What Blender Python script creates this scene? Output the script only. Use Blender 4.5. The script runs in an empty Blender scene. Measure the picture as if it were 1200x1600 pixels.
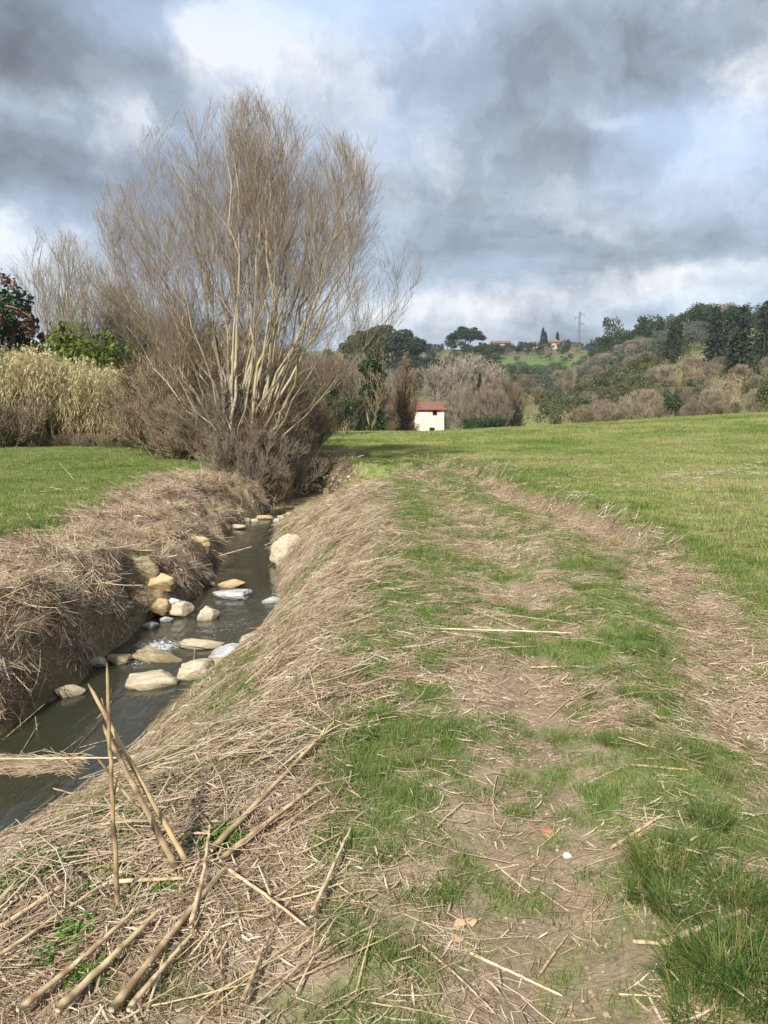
import bpy, math, random
import numpy as np
from math import radians as rad, pi
S = bpy.context.scene
COL = S.collection
# ------------------------------------------------------------ camera, sky, sun, exposure
F = 1180.0                      # focal length in photograph pixels
PIT = math.atan(160 / F)        # camera tilted down, horizon at row 640
CH = 1.65
cd = bpy.data.cameras.new('camera'); cam = bpy.data.objects.new('camera', cd); COL.objects.link(cam)
cd.sensor_fit = 'VERTICAL'; cd.sensor_height = 36; cd.lens = F / 1600 * 36
cd.clip_start = .05; cd.clip_end = 6000
cam.location = (0, 0, CH); cam.rotation_euler = (pi / 2 - PIT, 0, 0); S.camera = cam
SUN_AZ, SUN_EL = 202.0, 39.0    # compass style: 0 = +Y, clockwise
sl = bpy.data.lights.new('sun', 'SUN'); so = bpy.data.objects.new('sun', sl); COL.objects.link(so)
sl.energy = 4.7; sl.angle = rad(1.6); sl.color = (1, .93, .82)
so.rotation_euler = (rad(90 - SUN_EL), 0, rad(-SUN_AZ) + pi)
S.view_settings.view_transform = 'Standard'; S.view_settings.look = 'None'
S.view_settings.exposure = 0.68; S.view_settings.gamma = 1; S.view_settings.use_curve_mapping = False
S.render.engine = 'CYCLES'
S.cycles.max_bounces = 6; S.cycles.diffuse_bounces = 3; S.cycles.glossy_bounces = 3
S.cycles.transparent_max_bounces = 12; S.cycles.transmission_bounces = 4
S.cycles.caustics_reflective = False; S.cycles.caustics_refractive = False

def ray(px, py):
    v = (800 - py) / F
    return np.array([(px - 600) / F, math.cos(PIT) + v * math.sin(PIT), v * math.cos(PIT) - math.sin(PIT)])
def at(px, py, z=None, Y=None):
    d = ray(px, py)
    t = (z - CH) / d[2] if z is not None else Y / d[1]
    return np.array([0, 0, CH]) + d * t

class NT:                       # terse node building
    def __init__(s, tree): s.t = tree; s.t.nodes.clear()
    def n(s, typ, ins=None, **kw):
        nd = s.t.nodes.new(typ)
        for k, v in kw.items(): setattr(nd, k, v)
        for k, v in (ins or {}).items(): s.put(nd, k, v)
        return nd
    def put(s, nd, k, v):
        sk = nd.inputs[k]
        if hasattr(v, 'bl_idname') and hasattr(v, 'outputs'): v = v.outputs[0]
        if isinstance(v, bpy.types.NodeSocket): s.t.links.new(v, sk)
        else:
            if sk.type == 'RGBA' and len(v) == 3: v = (*v, 1)
            sk.default_value = v
    def m(s, op, a, b=0.0, c=None, clamp=False):
        ins = {0: a, 1: b}
        if c is not None: ins[2] = c
        return s.n('ShaderNodeMath', ins, operation=op, use_clamp=clamp).outputs[0]
    def mix(s, f, a, b, mode='MIX'):
        nd = s.n('ShaderNodeMix', data_type='RGBA', blend_type=mode)
        s.put(nd, 0, f); s.put(nd, 6, a); s.put(nd, 7, b)
        return nd.outputs[2]
    def ramp(s, f, stops):
        nd = s.n('ShaderNodeValToRGB', {0: f}); e = nd.color_ramp.elements
        while len(e) < len(stops): e.new(.5)
        for el, (p, c) in zip(e, stops):
            el.position = p; el.color = (*c, 1) if len(c) == 3 else c
        return nd.outputs[0]
    def noise(s, vec, scale, detail=4, rough=.55, dist=0, dims='3D'):
        nd = s.n('ShaderNodeTexNoise', {'Scale': scale, 'Detail': detail, 'Roughness': rough, 'Distortion': dist}, noise_dimensions=dims)
        if vec is not None: s.put(nd, 'Vector', vec)
        return nd
def srgb(r, g, b):
    return tuple(((c / 255 + .055) / 1.055) ** 2.4 if c > 10 else c / 255 / 12.92 for c in (r, g, b))

W = bpy.data.worlds.new('World'); S.world = W; W.use_nodes = True
def build_world():
    T = NT(W.node_tree)
    co = T.n('ShaderNodeTexCoord').outputs['Generated']
    sky = T.n('ShaderNodeTexSky', sky_type='NISHITA', sun_disc=False, sun_elevation=rad(SUN_EL), sun_rotation=rad(SUN_AZ), air_density=1.0, dust_density=1.2).outputs[0]
    w1 = T.noise(co, 3.0, 6, .6); w2 = T.noise(co, 9, 5, .6)
    def warp(src, nz, amt):
        d = T.n('ShaderNodeVectorMath', {0: nz.outputs['Color'], 1: (.5, .5, .5)}, operation='SUBTRACT').outputs[0]
        d = T.n('ShaderNodeVectorMath', {0: d, 1: (amt, amt, amt * .6)}, operation='MULTIPLY').outputs[0]
        return T.n('ShaderNodeVectorMath', {0: src, 1: d}, operation='ADD').outputs[0]
    wc = warp(warp(co, w1, .17), w2, .13)
    sp = T.n('ShaderNodeSeparateXYZ', {0: wc}).outputs
    az = T.m('ARCTAN2', sp[0], sp[1]); el = T.m('ARCSINE', sp[2], 0)
    rs = T.n('ShaderNodeSeparateXYZ', {0: co}).outputs
    # cloud deck coordinates: a flat layer seen in perspective
    zz = T.m('ADD', T.m('MAXIMUM', rs[2], 0.0), .22)
    pl = T.n('ShaderNodeCombineXYZ', {0: T.m('DIVIDE', rs[0], zz), 1: T.m('DIVIDE', rs[1], zz), 2: 0.0}).outputs[0]
    big = T.noise(pl, 1.15, 7, .58, .35).outputs[0]
    fine = T.noise(wc, 11, 6, .62).outputs[0]; bil = T.noise(wc, 4.5, 9, .56, .6).outputs[0]
    def blob(px, py, sx, sy, amp):
        d = ray(px, py); a0 = math.atan2(d[0], d[1]); e0 = math.asin(d[2] / np.linalg.norm(d))
        u = T.m('MULTIPLY', T.m('SUBTRACT', az, a0), F / sx); v = T.m('MULTIPLY', T.m('SUBTRACT', el, e0), F / sy)
        q = T.m('ADD', T.m('POWER', T.m('ABSOLUTE', u), 2), T.m('POWER', T.m('ABSOLUTE', v), 2))
        return T.m('MULTIPLY', T.m('EXPONENT', T.m('MULTIPLY', q, -1)), amp * .8)
    def total(bl, base):
        acc = base
        for b in bl: acc = T.m('ADD', acc, blob(*b))
        return acc
    base = T.m('ADD', .555, T.m('ADD', T.m('MULTIPLY', T.m('SUBTRACT', big, .5), .40), T.m('ADD', T.m('MULTIPLY', T.m('SUBTRACT', fine, .5), .55), T.m('MULTIPLY', T.m('SUBTRACT', bil, .5), .95))))
    val = total([(20, 30, 150, 85, -.38), (60, 265, 190, 62, -.36), (375, 75, 95, 50, .85), (215, 200, 45, 40, .42), (40, 140, 90, 60, .22),
                 (30, 345, 90, 40, .34), (400, 260, 60, 90, .12), (740, 130, 140, 46, -.24), (1010, 85, 160, 52, -.20), (1190, 120, 60, 70, .38),
                 (940, 200, 70, 16, .22), (930, 255, 150, 42, -.22), (900, 392, 360, 42, -.20), (640, 330, 120, 90, .0), (820, 470, 380, 24, .26), (1120, 425, 180, 14, .28), (700, 500, 500, 26, .10), (560, 90, 90, 60, .16), (690, 235, 80, 50, .10), (120, 420, 160, 30, .12)], base)
    cl = T.ramp(val, [(0.06, srgb(104, 109, 120)), (.34, srgb(134, 143, 155)), (.55, srgb(163, 175, 190)), (.68, srgb(194, 202, 214)), (.86, srgb(240, 242, 244))])
    cl = T.n('ShaderNodeVectorMath', {0: cl, 1: (6.8, 6.8, 6.8)}, operation='MULTIPLY').outputs[0]
    gap = total([(520, 15, 200, 45, .62), (640, 190, 90, 60, .16), (1080, 200, 140, 50, .40), (200, 20, 100, 35, .25), (1130, 275, 120, 50, .2)], T.m('MULTIPLY', T.m('SUBTRACT', big, .42), .9))
    gap = T.m('MULTIPLY', T.m('MULTIPLY', gap, 1.5, clamp=True), .8)
    # pale blue seen through thin cloud: the sky plus a veil
    veil = T.n('ShaderNodeVectorMath', {0: sky, 1: (2.6, 3.1, 3.9)}, operation='ADD').outputs[0]
    col = T.mix(gap, cl, veil)
    bg = T.n('ShaderNodeBackground', {0: col, 1: .1})
    T.n('ShaderNodeOutputWorld', {0: bg})
build_world()

# ------------------------------------------------------------ mesh and tagging helpers
def tag(o, label=None, cat=None, group=None, kind=None):
    if label: o['label'] = label
    if cat: o['category'] = cat
    if group: o['group'] = group
    if kind: o['kind'] = kind
    return o
def mesh_np(name, V, faces, smooth=True, attrs=None, mats=None, midx=None):
    """V (n,3); faces = list of int arrays (m,k)"""
    me = bpy.data.meshes.new(name)
    V = np.asarray(V, np.float32)
    faces = [np.asarray(f, np.int32) for f in faces if len(f)]
    me.vertices.add(len(V)); me.vertices.foreach_set('co', V.ravel())
    li = np.concatenate([f.ravel() for f in faces])
    ls = np.concatenate([np.full(len(f), f.shape[1], np.int32) for f in faces])
    st = np.concatenate([[0], np.cumsum(ls)[:-1]]).astype(np.int32)
    me.loops.add(len(li)); me.loops.foreach_set('vertex_index', li)
    me.polygons.add(len(ls)); me.polygons.foreach_set('loop_start', st)
    if midx is not None: me.polygons.foreach_set('material_index', np.asarray(midx, np.int32))
    me.update(calc_edges=True)
    me.polygons.foreach_set('use_smooth', np.full(len(ls), smooth))
    for k, a in (attrs or {}).items():
        a = np.asarray(a, np.float32)
        if a.ndim == 1:
            at_ = me.attributes.new(k, 'FLOAT', 'POINT'); at_.data.foreach_set('value', a)
        else:
            at_ = me.attributes.new(k, 'FLOAT_COLOR', 'POINT')
            at_.data.foreach_set('color', np.c_[a, np.ones(len(a))].astype(np.float32).ravel())
    for m in (mats or []): me.materials.append(m)
    return me
def ob(name, me, parent=None, loc=None):
    o = bpy.data.objects.new(name, me); COL.objects.link(o)
    if parent: o.parent = parent
    if loc is not None: o.location = [float(c) for c in loc]
    return o
class Geo:                      # gathers pieces with an attribute 'rnd' and a material index
    def __init__(s): s.V = []; s.Fq = []; s.Ft = []; s.A = []; s.n = 0; s.mq = []; s.mt = []
    def add(s, V, quads=None, tris=None, rnd=0.5, mi=0):
        V = np.asarray(V).reshape(-1, 3)
        if quads is not None and len(quads): s.Fq.append(np.asarray(quads) + s.n); s.mq.append(np.full(len(quads), mi))
        if tris is not None and len(tris): s.Ft.append(np.asarray(tris) + s.n); s.mt.append(np.full(len(tris), mi))
        s.V.append(V); s.A.append(np.broadcast_to(rnd, (len(V),)) if np.ndim(rnd) < 1 or len(rnd) == len(V) else rnd); s.n += len(V)
        return s
    def mesh(s, name, mats, smooth=True):
        fs = []; mi = []
        if s.Fq: fs.append(np.concatenate(s.Fq)); mi.append(np.concatenate(s.mq))
        if s.Ft: fs.append(np.concatenate(s.Ft)); mi.append(np.concatenate(s.mt))
        return mesh_np(name, np.concatenate(s.V), fs, smooth, {'rnd': np.concatenate(s.A)}, mats, np.concatenate(mi))
def unit(v): return v / np.maximum(np.linalg.norm(v, axis=-1, keepdims=True), 1e-9)
def tubes(P, R, k=3):
    """P (M,N,3) polylines, R (M,N) radii -> verts, quads"""
    M, N, _ = P.shape
    T = np.empty_like(P); T[:, 1:-1] = P[:, 2:] - P[:, :-2]; T[:, 0] = P[:, 1] - P[:, 0]; T[:, -1] = P[:, -1] - P[:, -2]
    T = unit(T); avg = unit(T.mean(1))
    ref = np.where(np.abs(avg[:, 2:3]) > .8, np.array([[1., 0, 0]]), np.array([[0, 0, 1.]]))
    A = unit(np.cross(T, ref[:, None, :])); B = np.cross(T, A)
    th = np.arange(k) * 2 * pi / k
    V = P[:, :, None, :] + R[:, :, None, None] * (np.cos(th)[None, None, :, None] * A[:, :, None, :] + np.sin(th)[None, None, :, None] * B[:, :, None, :])
    idx = np.arange(M * N * k).reshape(M, N, k); a = idx[:, :-1]; b = idx[:, 1:]
    Q = np.stack([a, np.roll(a, -1, 2), np.roll(b, -1, 2), b], -1).reshape(-1, 4)
    return V.reshape(-1, 3), Q
def ribbons(P, Wd, side):
    """P (M,N,3), Wd (M,N) half widths, side (M,3)"""
    M, N, _ = P.shape
    V = np.stack([P - side[:, None] * Wd[..., None], P + side[:, None] * Wd[..., None]], 2)
    idx = np.arange(M * N * 2).reshape(M, N, 2)
    Q = np.stack([idx[:, :-1, 0], idx[:, :-1, 1], idx[:, 1:, 1], idx[:, 1:, 0]], -1).reshape(-1, 4)
    return V.reshape(-1, 3), Q
# numpy value noise
_rs = np.random.RandomState(7); _G = _rs.rand(256, 256)
def vn(x, y):
    xi = np.floor(x).astype(int); yi = np.floor(y).astype(int); fx = x - xi; fy = y - yi
    fx = fx * fx * (3 - 2 * fx); fy = fy * fy * (3 - 2 * fy)
    g = lambda a, b: _G[a & 255, b & 255]
    return (g(xi, yi) * (1 - fx) + g(xi + 1, yi) * fx) * (1 - fy) + (g(xi, yi + 1) * (1 - fx) + g(xi + 1, yi + 1) * fx) * fy
def fbm(x, y, f=1.0, o=4, seed=0):
    x = np.asarray(x, float) * f + seed * 17.3; y = np.asarray(y, float) * f + seed * 9.1; a = 1; s = 0; t = 0
    for i in range(o):
        s = s + a * vn(x, y); t += a; a *= .5; x = x * 2.03 + 5.2; y = y * 2.03 + 1.3
    return s / t
def ss(e0, e1, x): t = np.clip((x - e0) / (e1 - e0), 0, 1); return t * t * (3 - 2 * t)

# ------------------------------------------------------------ terrain
WZ = -1.2
LEFT = [(-190, 1235), (-100, 1190), (0, 1150), (60, 1108), (120, 1072), (160, 1028), (200, 1000), (232, 968), (262, 955), (318, 925), (333, 890), (343, 860), (350, 835), (365, 822), (408, 806)]
RIGHT = [(-190, 1440), (0, 1338), (90, 1275), (180, 1200), (232, 1142), (290, 1090), (350, 1048), (400, 1002), (432, 950), (438, 915), (430, 880), (426, 850), (432, 825), (444, 810), (466, 795)]
Lp = np.array([at(a, b, z=WZ)[:2] for a, b in LEFT]); Rp = np.array([at(a, b, z=WZ)[:2] for a, b in RIGHT])
ditch = np.concatenate([[(-9, 1.0), (-14, -2), (-17, 1)], [(-9, 4.6)], Lp, [(-3.25, 21.6), (-3.1, 23.2), (-3.6, 24.6), (-5.5, 25.6), (-5.5, 26.3), (-3.4, 25.6), (-2.9, 24.1), (-1.9, 23.9), (-1.0, 23.3), (-1.3, 22.6)], Rp[::-1]])
def inpoly(x, y, P):
    c = np.zeros(x.shape, bool); j = len(P) - 1
    for i in range(len(P)):
        xi, yi = P[i]; xj, yj = P[j]
        if yi != yj: c ^= ((yi > y) != (yj > y)) & (x < (xj - xi) * (y - yi) / (yj - yi) + xi)
        j = i
    return c
def sdist(x, y, P=ditch):
    x = np.asarray(x, float); y = np.asarray(y, float); d = np.full(x.shape, 1e9)
    for i in range(len(P)):
        ax, ay = P[i]; bx, by = P[(i + 1) % len(P)]; ex, ey = bx - ax, by - ay
        t = np.clip(((x - ax) * ex + (y - ay) * ey) / (ex * ex + ey * ey), 0, 1)
        d = np.minimum(d, (x - ax - t * ex) ** 2 + (y - ay - t * ey) ** 2)
    d = np.sqrt(d); return np.where(inpoly(x, y, P), -d, d)
def xc(y): return np.interp(y, [1, 4.5, 6.4, 9.2, 12.8, 16, 19.8, 24], [-6, -3.9, -2.9, -2.4, -2.4, -2.9, -3.2, -2.9])
def rutL(y): return np.interp(y, [0, 2, 3, 5, 8, 10, 16, 20, 26, 40], [.4, .5, .62, 1.0, 1.3, 1.4, 1.15, .8, 0, -3])
def rutR(y): return np.interp(y, [0, 3, 4, 6, 8, 9.6, 11.5, 13.5, 18, 21, 26, 40], [1.5, 1.8, 2.05, 2.6, 2.85, 2.85, 2.64, 2.3, 2.1, 1.8, .9, -2])
def bankw(x, y):
    wr = np.interp(y, [0, 4, 12, 16, 20, 23.5, 30], [2.3, 2.25, 1.5, 2.1, 3.5, 3.3, 2.0]); s = 1 / (1 + np.exp(-(x - xc(y)) / .25)); w = 1.3 * (1 - s) + wr * s
    k = ss(23.1, 23.9, y) * ss(-4.6, -3.4, x); return w * (1 - k) + .55 * k
def height(x, y):
    x = np.asarray(x, float); y = np.asarray(y, float)
    u = x / np.maximum(y, 20)
    # near plain
    z = .05 * np.maximum(0, x - 3.4) * ss(20, 55, y) + .012 * np.maximum(0, x - 3.4) * (1 - ss(20, 55, y)) + .15 * (fbm(x, y, .09, 3, 2) - .5) * ss(8, 30, y)
    z = z + .17 * ss(0.25, .42, x - rutR(y)) * (1 - ss(20, 26, y)) * ss(7, 10, y)
    trk = 1 - ss(22, 30, y)
    z = z - trk * (.06 * np.exp(-((x - rutL(y)) / .28) ** 2) + .07 * np.exp(-((x - rutR(y)) / .3) ** 2))
    z = z + trk * .05 * np.exp(-((x - (rutL(y) + rutR(y)) / 2) / .3) ** 2)
    z = z + .05 * (fbm(x, y, .9, 3, 1) - .5) + .022 * (fbm(x, y, 4, 3, 3) - .5)
    # far: drop to the valley, then the hillside
    mid = np.interp(y, [0, 56, 66, 90, 135, 170, 250, 330, 400, 440, 520, 3000], [0, 0, -.5, -2.7, -3.4, 0, 9, 17, 31, 36, 30, 20])
    rgt = np.interp(y, [0, 62, 72, 84, 110, 200, 300, 340, 420, 3000], [0, 0, -.8, -1.4, .8, 15, 33, 34, 30, 20])
    lft = np.interp(y, [0, 60, 110, 180, 300, 420, 520, 3000], [0, 0, -1.5, 1, 18, 38, 34, 20])
    k = ss(.20, .42, u); kl = ss(-.08, -.3, u)
    hill = mid * (1 - k - kl) + rgt * k + lft * kl
    nearedge = ss(56, 80, y); z = z * (1 - nearedge) + z * nearedge * (1 - ss(80, 120, y)) + hill
    z = z + 6 * (fbm(x, y, .012, 3, 5) - .5) * ss(160, 260, y) * (1 - .7 * k)
    # ditch and banks
    m = (y < 32) & (x < 3.5) & (x > -19)
    if np.any(m):
        xm = x[m]; ym = y[m]; d = sdist(xm, ym); w = bankw(xm, ym)
        lf = 1 / (1 + np.exp((xm - xc(ym)) / .25)); pw = np.interp(ym, [0, 13, 19], [1.5, 1.5, 1.1]) + lf * (1.2 + 2.2 * (1 - ss(7, 11, ym)))
        lump = (fbm(xm, ym, 1.3, 4, 8) - .5); l2 = (fbm(xm, ym, 2.7, 3, 18) - .5)
        dd = d + (lump * (.25 + .6 * lf) + l2 * .85 * lf) * ss(.05, .5, d); s = np.clip(dd / w, 0, 1)
        prof = 1 - (1 - s) ** pw
        bed = WZ - .24 + .16 * (fbm(xm, ym, 2.5, 3, 4) - .5) - .05
        bed = bed + ss(21.2, 22.6, ym) * .42
        z[m] = z[m] - .14 * lf * (1 - ss(.8, 2.2, d))
        edge = WZ - .04 + ss(21.2, 22.6, ym) * .25
        inn = bed + (edge - bed) * ss(-.45, 0.02, d)
        out = edge + (z[m] - edge) * prof + (.34 * lf + .05) * (lump + 1.1 * l2 * lf - .25 * lf) * np.sin(np.clip(dd / w, 0, 1.4) / 1.4 * pi) * ss(1, 3, ym) + .07 * (fbm(xm, ym, 5, 3, 6) - .5) * ss(0, .3, d) * (1 - ss(.9, 1.5, dd / w))
        z[m] = np.where(d < 0, inn, out)
    return z
def hmap(x, y): return height(np.atleast_1d(np.asarray(x, float)).copy(), np.atleast_1d(np.asarray(y, float)).copy())
def hit(px, py, tmax=900):
    d = ray(px, py); t = np.geomspace(1.2, tmax, 5000); P = np.array([0, 0, CH]) + d * t[:, None]
    h = hmap(P[:, 0], P[:, 1]); b = np.where(P[:, 2] < h)[0]
    if not len(b): return None
    i = b[0]; lo, hi = t[max(i - 1, 0)], t[i]; tt = np.linspace(lo, hi, 30); Q = np.array([0, 0, CH]) + d * tt[:, None]
    j = np.where(Q[:, 2] < hmap(Q[:, 0], Q[:, 1]))[0]; q = Q[j[0] if len(j) else -1]
    return q
def ground(x, y): return np.array([x, y, hmap(x, y)[0]])
def normals(x, y, e=.04):
    dx = (hmap(x + e, y) - hmap(x - e, y)) / (2 * e); dy = (hmap(x, y + e) - hmap(x, y - e)) / (2 * e)
    return unit(np.stack([-dx, -dy, np.ones_like(dx)], -1))
# cover: how green / strawy / bare the ground is
def cover(x, y):
    d = np.where((y < 34) & (x < 5), sdist(x, y), 9.); w = bankw(x, y); n1 = fbm(x, y, 1.1, 4, 11); n2 = fbm(x, y, .35, 3, 12); n3 = fbm(x, y, 3.2, 3, 13); n4 = fbm(x, y, 8.5, 2, 14)
    left = x < xc(y)
    rL = np.exp(-((x - rutL(y)) / .38) ** 2); rR = np.exp(-((x - rutR(y) - .05) / (.45 + .15 * ss(3, 8, y) - .25 * ss(9, 13, y))) ** 2); trk = 1 - ss(22, 30, y)
    g = np.full(x.shape, .92)
    # track strip between the bank and the right rut
    strip = (x < rutR(y) + .55) & (~left) & (y < 34)
    crest = np.exp(-((x - np.interp(y, [1.5, 2.5, 4, 8, 14, 20], [.25, .05, -.15, .2, .45, .2])) / .55) ** 2)
    mid_ = np.exp(-((x - (rutL(y) * .42 + rutR(y) * .58)) / .36) ** 2)
    gs = .40 + (.36 + .22 * ss(4, 6, y)) * crest + .50 * mid_ + .9 * (n1 - .5) + 1.1 * (n3 - .5) + 1.5 * (n4 - .5)
    gs = gs - .35 * ss(-.1, -.5, x) * (1 - ss(3.4, 4.6, y)) - (.42 * rL * (1 - .55 * ss(4, 7, y)) + .38 * rR) * trk
    slope = 1 - ss(.55, 1.05, d / w)
    gs = gs * (1 - slope * .68) + slope * (.35 * (n2 - .2) + .5 * ss(.52, .64, n1))
    ce = ss(.12, .25, x - rutR(y)) * (1 - ss(.42, .6, x - rutR(y))) * ss(8.5, 10, y) * (1 - ss(16, 18, y)) * (.5 + .5 * ss(.4, .5, n3)); gs = gs - ce * 1.2
    g = np.where(strip, gs, g)
    tr = ss(.25, .75, x - rutR(y)); g = np.where((~left) & (x > rutR(y)) & (y < 30), np.clip(gs, 0, 1) * (1 - tr) + .92 * tr, g)
    gl = ss(1.15, 1.5, d / w + .5 * (n1 - .5)); g = np.where(left & (y < 34), gl * .95 + .12 * ss(.55, .7, n1), g)
    # near weed patch on the lower bank
    g = np.maximum(g, .75 * ss(.5, .62, n1) * np.exp(-((x + 1.35) / .6) ** 2 - ((y - 4.3) / 1.4) ** 2))
    far = ss(22, 26, y) * (1 - ss(26, 34, y)); g = np.where((y > 20) & (d > .5) & ~left, np.maximum(g, .55 + .3 * n1), g)
    g = g - .28 * ss(.52, .7, n2) * ss(30, 45, y)
    g = np.clip(g, 0, 1)
    st = np.where(left, 1 - g, np.clip(1.05 - g - .15 * rL * trk * (1 - ss(5, 9, y)) * 4, 0, 1))
    st = np.where(d < .0, 0, st * (1 - ce * .8)); st = np.where(left & (y < 24), st * (1 - .85 * ss(.54, .62, fbm(x, y, 1.9, 3, 57)) * ss(.05, .3, d) * (1 - ss(.9, 1.2, d / w))), st)
    bare_ = np.where(left, ss(.50, .57, fbm(x, y, 1.9, 3, 57)) * ss(.0, .1, d) * (1 - ss(.85, 1.15, d / w)) * (.35 + .65 * ss(8, 10.5, y)), 0); st = st * (1 - .9 * bare_)
    return g, np.clip(st, 0, 1), d, w, rL * trk, rR * trk, bare_

def axis(vals):  # list of (limit, first step, growth)
    out = [vals[0]]
    for lim, stp, gr in vals[1:]:
        st = stp
        while out[-1] < lim: out.append(out[-1] + st); st *= gr
    return np.array(out)
xp = axis([0, (5.2, .06, 1), (900, .075, 1.058)]); xs_ = np.concatenate([-xp[:0:-1], xp])
ys_ = axis([-4, (1.2, .25, 1), (8, .055, 1), (26, .09, 1), (1800, .12, 1.026)])
X, Y = np.meshgrid(xs_, ys_); Xf = X.ravel(); Yf = Y.ravel(); Zf = height(Xf.copy(), Yf.copy())
def tomat(a, shape): return a.reshape(shape)
GV = np.stack([Xf, Yf, Zf], -1)
Zg = Zf.reshape(X.shape)
dzy = np.gradient(Zg, ys_, axis=0); dzx = np.gradient(Zg, xs_, axis=1)
GN = unit(np.stack([-dzx.ravel(), -dzy.ravel(), np.ones(len(Zf))], -1))
g_, s_, d_, w_, rl_, rr_, br_ = cover(Xf, Yf)
def L3(*c): return np.array(c)
C_soil = L3(.20, .15, .10); C_straw = L3(.42, .335, .235); C_green = L3(.155, .215, .065); C_yel = L3(.39, .365, .17)
soil = C_soil[None] * (.75 + .5 * fbm(Xf, Yf, 2.2, 3, 21)[:, None])
col = soil * (1 - s_[:, None] * .75) + C_straw * s_[:, None] * .75 * (.6 + .6 * fbm(Xf, Yf, 5, 3, 24)[:, None])
gm = np.clip(g_ * 1.05, 0, 1)[:, None]
yel = np.clip(ss(.42, .66, fbm(Xf * .6, Yf * .35, .45, 4, 22)) * (.30 + .6 * ss(18, 40, Yf)) + .25 * ss(30, 55, Yf), 0, 1)[:, None] * (Xf > xc(Yf))[:, None]
col = col * (1 - gm) + gm * (C_green * (.75 + .5 * fbm(Xf, Yf, 1.5, 3, 25)[:, None]) * (1 - yel * .85) + C_yel * yel * .85)
under = (d_ < .02)[:, None]; col = np.where(under, L3(.24, .19, .10) * (.6 + .7 * fbm(Xf, Yf, 3, 3, 26)[:, None]), col)
wet = (np.exp(-(np.clip(d_, 0, 9) / .18) ** 2) * (d_ > 0))[:, None]; col = col * (1 - wet) + wet * L3(.15, .115, .065)
br = br_[:, None]; col = col * (1 - br) + br * L3(.24, .18, .115) * (.35 + 1.1 * fbm(Xf, Yf, 6, 3, 28)[:, None])
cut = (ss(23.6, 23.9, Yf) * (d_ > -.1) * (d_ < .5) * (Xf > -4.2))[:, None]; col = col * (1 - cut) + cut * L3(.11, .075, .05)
# hillside colours: brown scrub, green pasture terraces
hx = ss(80, 120, Yf)[:, None]; nn = fbm(Xf, Yf, .02, 4, 31)[:, None]; nb = fbm(Xf, Yf, .09, 3, 32)[:, None]
hill_c = L3(.13, .115, .06) * (1 - nb) + L3(.10, .14, .05) * nb
uu = Xf / np.maximum(Yf, 1); pas = (ss(.11, .14, uu) * (1 - ss(.255, .28, uu)) * ss(262, 285, Yf) * (1 - ss(380, 392, Yf)))[:, None]
pas2 = (ss(.155, .17, uu) * (1 - ss(.235, .26, uu)) * ss(118, 125, Yf) * (1 - ss(205, 215, Yf)))[:, None]
pas = np.clip(pas + pas2, 0, 1)
hill_c = hill_c * (1 - pas) + L3(.095, .15, .045) * pas * (.8 + .4 * nb)
col = col * (1 - hx) + hill_c * hx

def mat_new(name):
    m = bpy.data.materials.new(name); m.use_nodes = True; return m, NT(m.node_tree)
def finish(T, bsdf): T.n('ShaderNodeOutputMaterial', {0: bsdf})
def mat_ground():
    m, T = mat_new('ground_cover')
    c = T.n('ShaderNodeAttribute', attribute_name='col').outputs['Color']
    pos = T.n('ShaderNodeNewGeometry').outputs['Position']
    a = T.noise(pos, 35, 6, .7).outputs[0]; b = T.noise(pos, 6, 4, .6).outputs[0]
    # stretched noise gives the look of lying fibres
    mp = T.n('ShaderNodeMapping', {0: pos, 'Scale': (60, 14, 30), 'Rotation': (0, 0, .5)}).outputs[0]; f1 = T.noise(mp, 1, 4, .7, .6).outputs[0]; mp2 = T.n('ShaderNodeMapping', {0: pos, 'Scale': (16, 55, 30), 'Rotation': (0, 0, .25)}).outputs[0]; f2 = T.noise(mp2, 1, 4, .7, .8).outputs[0]; f1 = T.mix(T.m('MULTIPLY', T.m('SUBTRACT', b, .42), 6, clamp=True), f1, f2)
    v = T.m('MULTIPLY', T.m('ADD', .35, T.m('MULTIPLY', a, 1.3)), T.m('ADD', .6, T.m('MULTIPLY', b, .8)))
    v = T.m('MULTIPLY', v, T.m('ADD', .62, T.m('MULTIPLY', f1, .8)))
    cc = T.n('ShaderNodeVectorMath', {0: c, 1: T.n('ShaderNodeCombineXYZ', {0: v, 1: v, 2: v})}, operation='MULTIPLY').outputs[0]
    hsum = T.m('ADD', a, T.m('MULTIPLY', f1, .8))
    bp = T.n('ShaderNodeBump', {'Strength': .7, 'Distance': .02, 'Height': hsum})
    finish(T, T.n('ShaderNodeBsdfPrincipled', {'Base Color': cc, 'Roughness': .95, 'Specular IOR Level': .15, 'Normal': bp}))
    return m
MG = mat_ground()
ny, nx = X.shape
idx = np.arange(nx * ny).reshape(ny, nx)
Q = np.stack([idx[:-1, :-1], idx[:-1, 1:], idx[1:, 1:], idx[1:, :-1]], -1).reshape(-1, 4)
fc = GV[Q].mean(1); fd = d_[Q].mean(1); fw = w_[Q].mean(1)
z_bed = fd < 0
z_bank = (~z_bed) & (fd < fw * 1.05) & (fc[:, 1] < 31)
inpath = (fc[:, 0] > rutL(fc[:, 1]) - .75) & (fc[:, 0] < rutR(fc[:, 1]) + .55) & (fc[:, 1] < 27) & ~z_bed & ~z_bank
z_hill = fc[:, 1] > 72
leftm = (~(z_bed | z_bank | inpath | z_hill)) & (fc[:, 0] < xc(fc[:, 1])) & (fc[:, 1] < 34)
zones = [('stream_bed', z_bed), ('stream_bank', z_bank), ('dirt_track', inpath), ('hills', z_hill), ('meadow', leftm), ('ground', ~(z_bed | z_bank | inpath | z_hill | leftm))]
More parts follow.
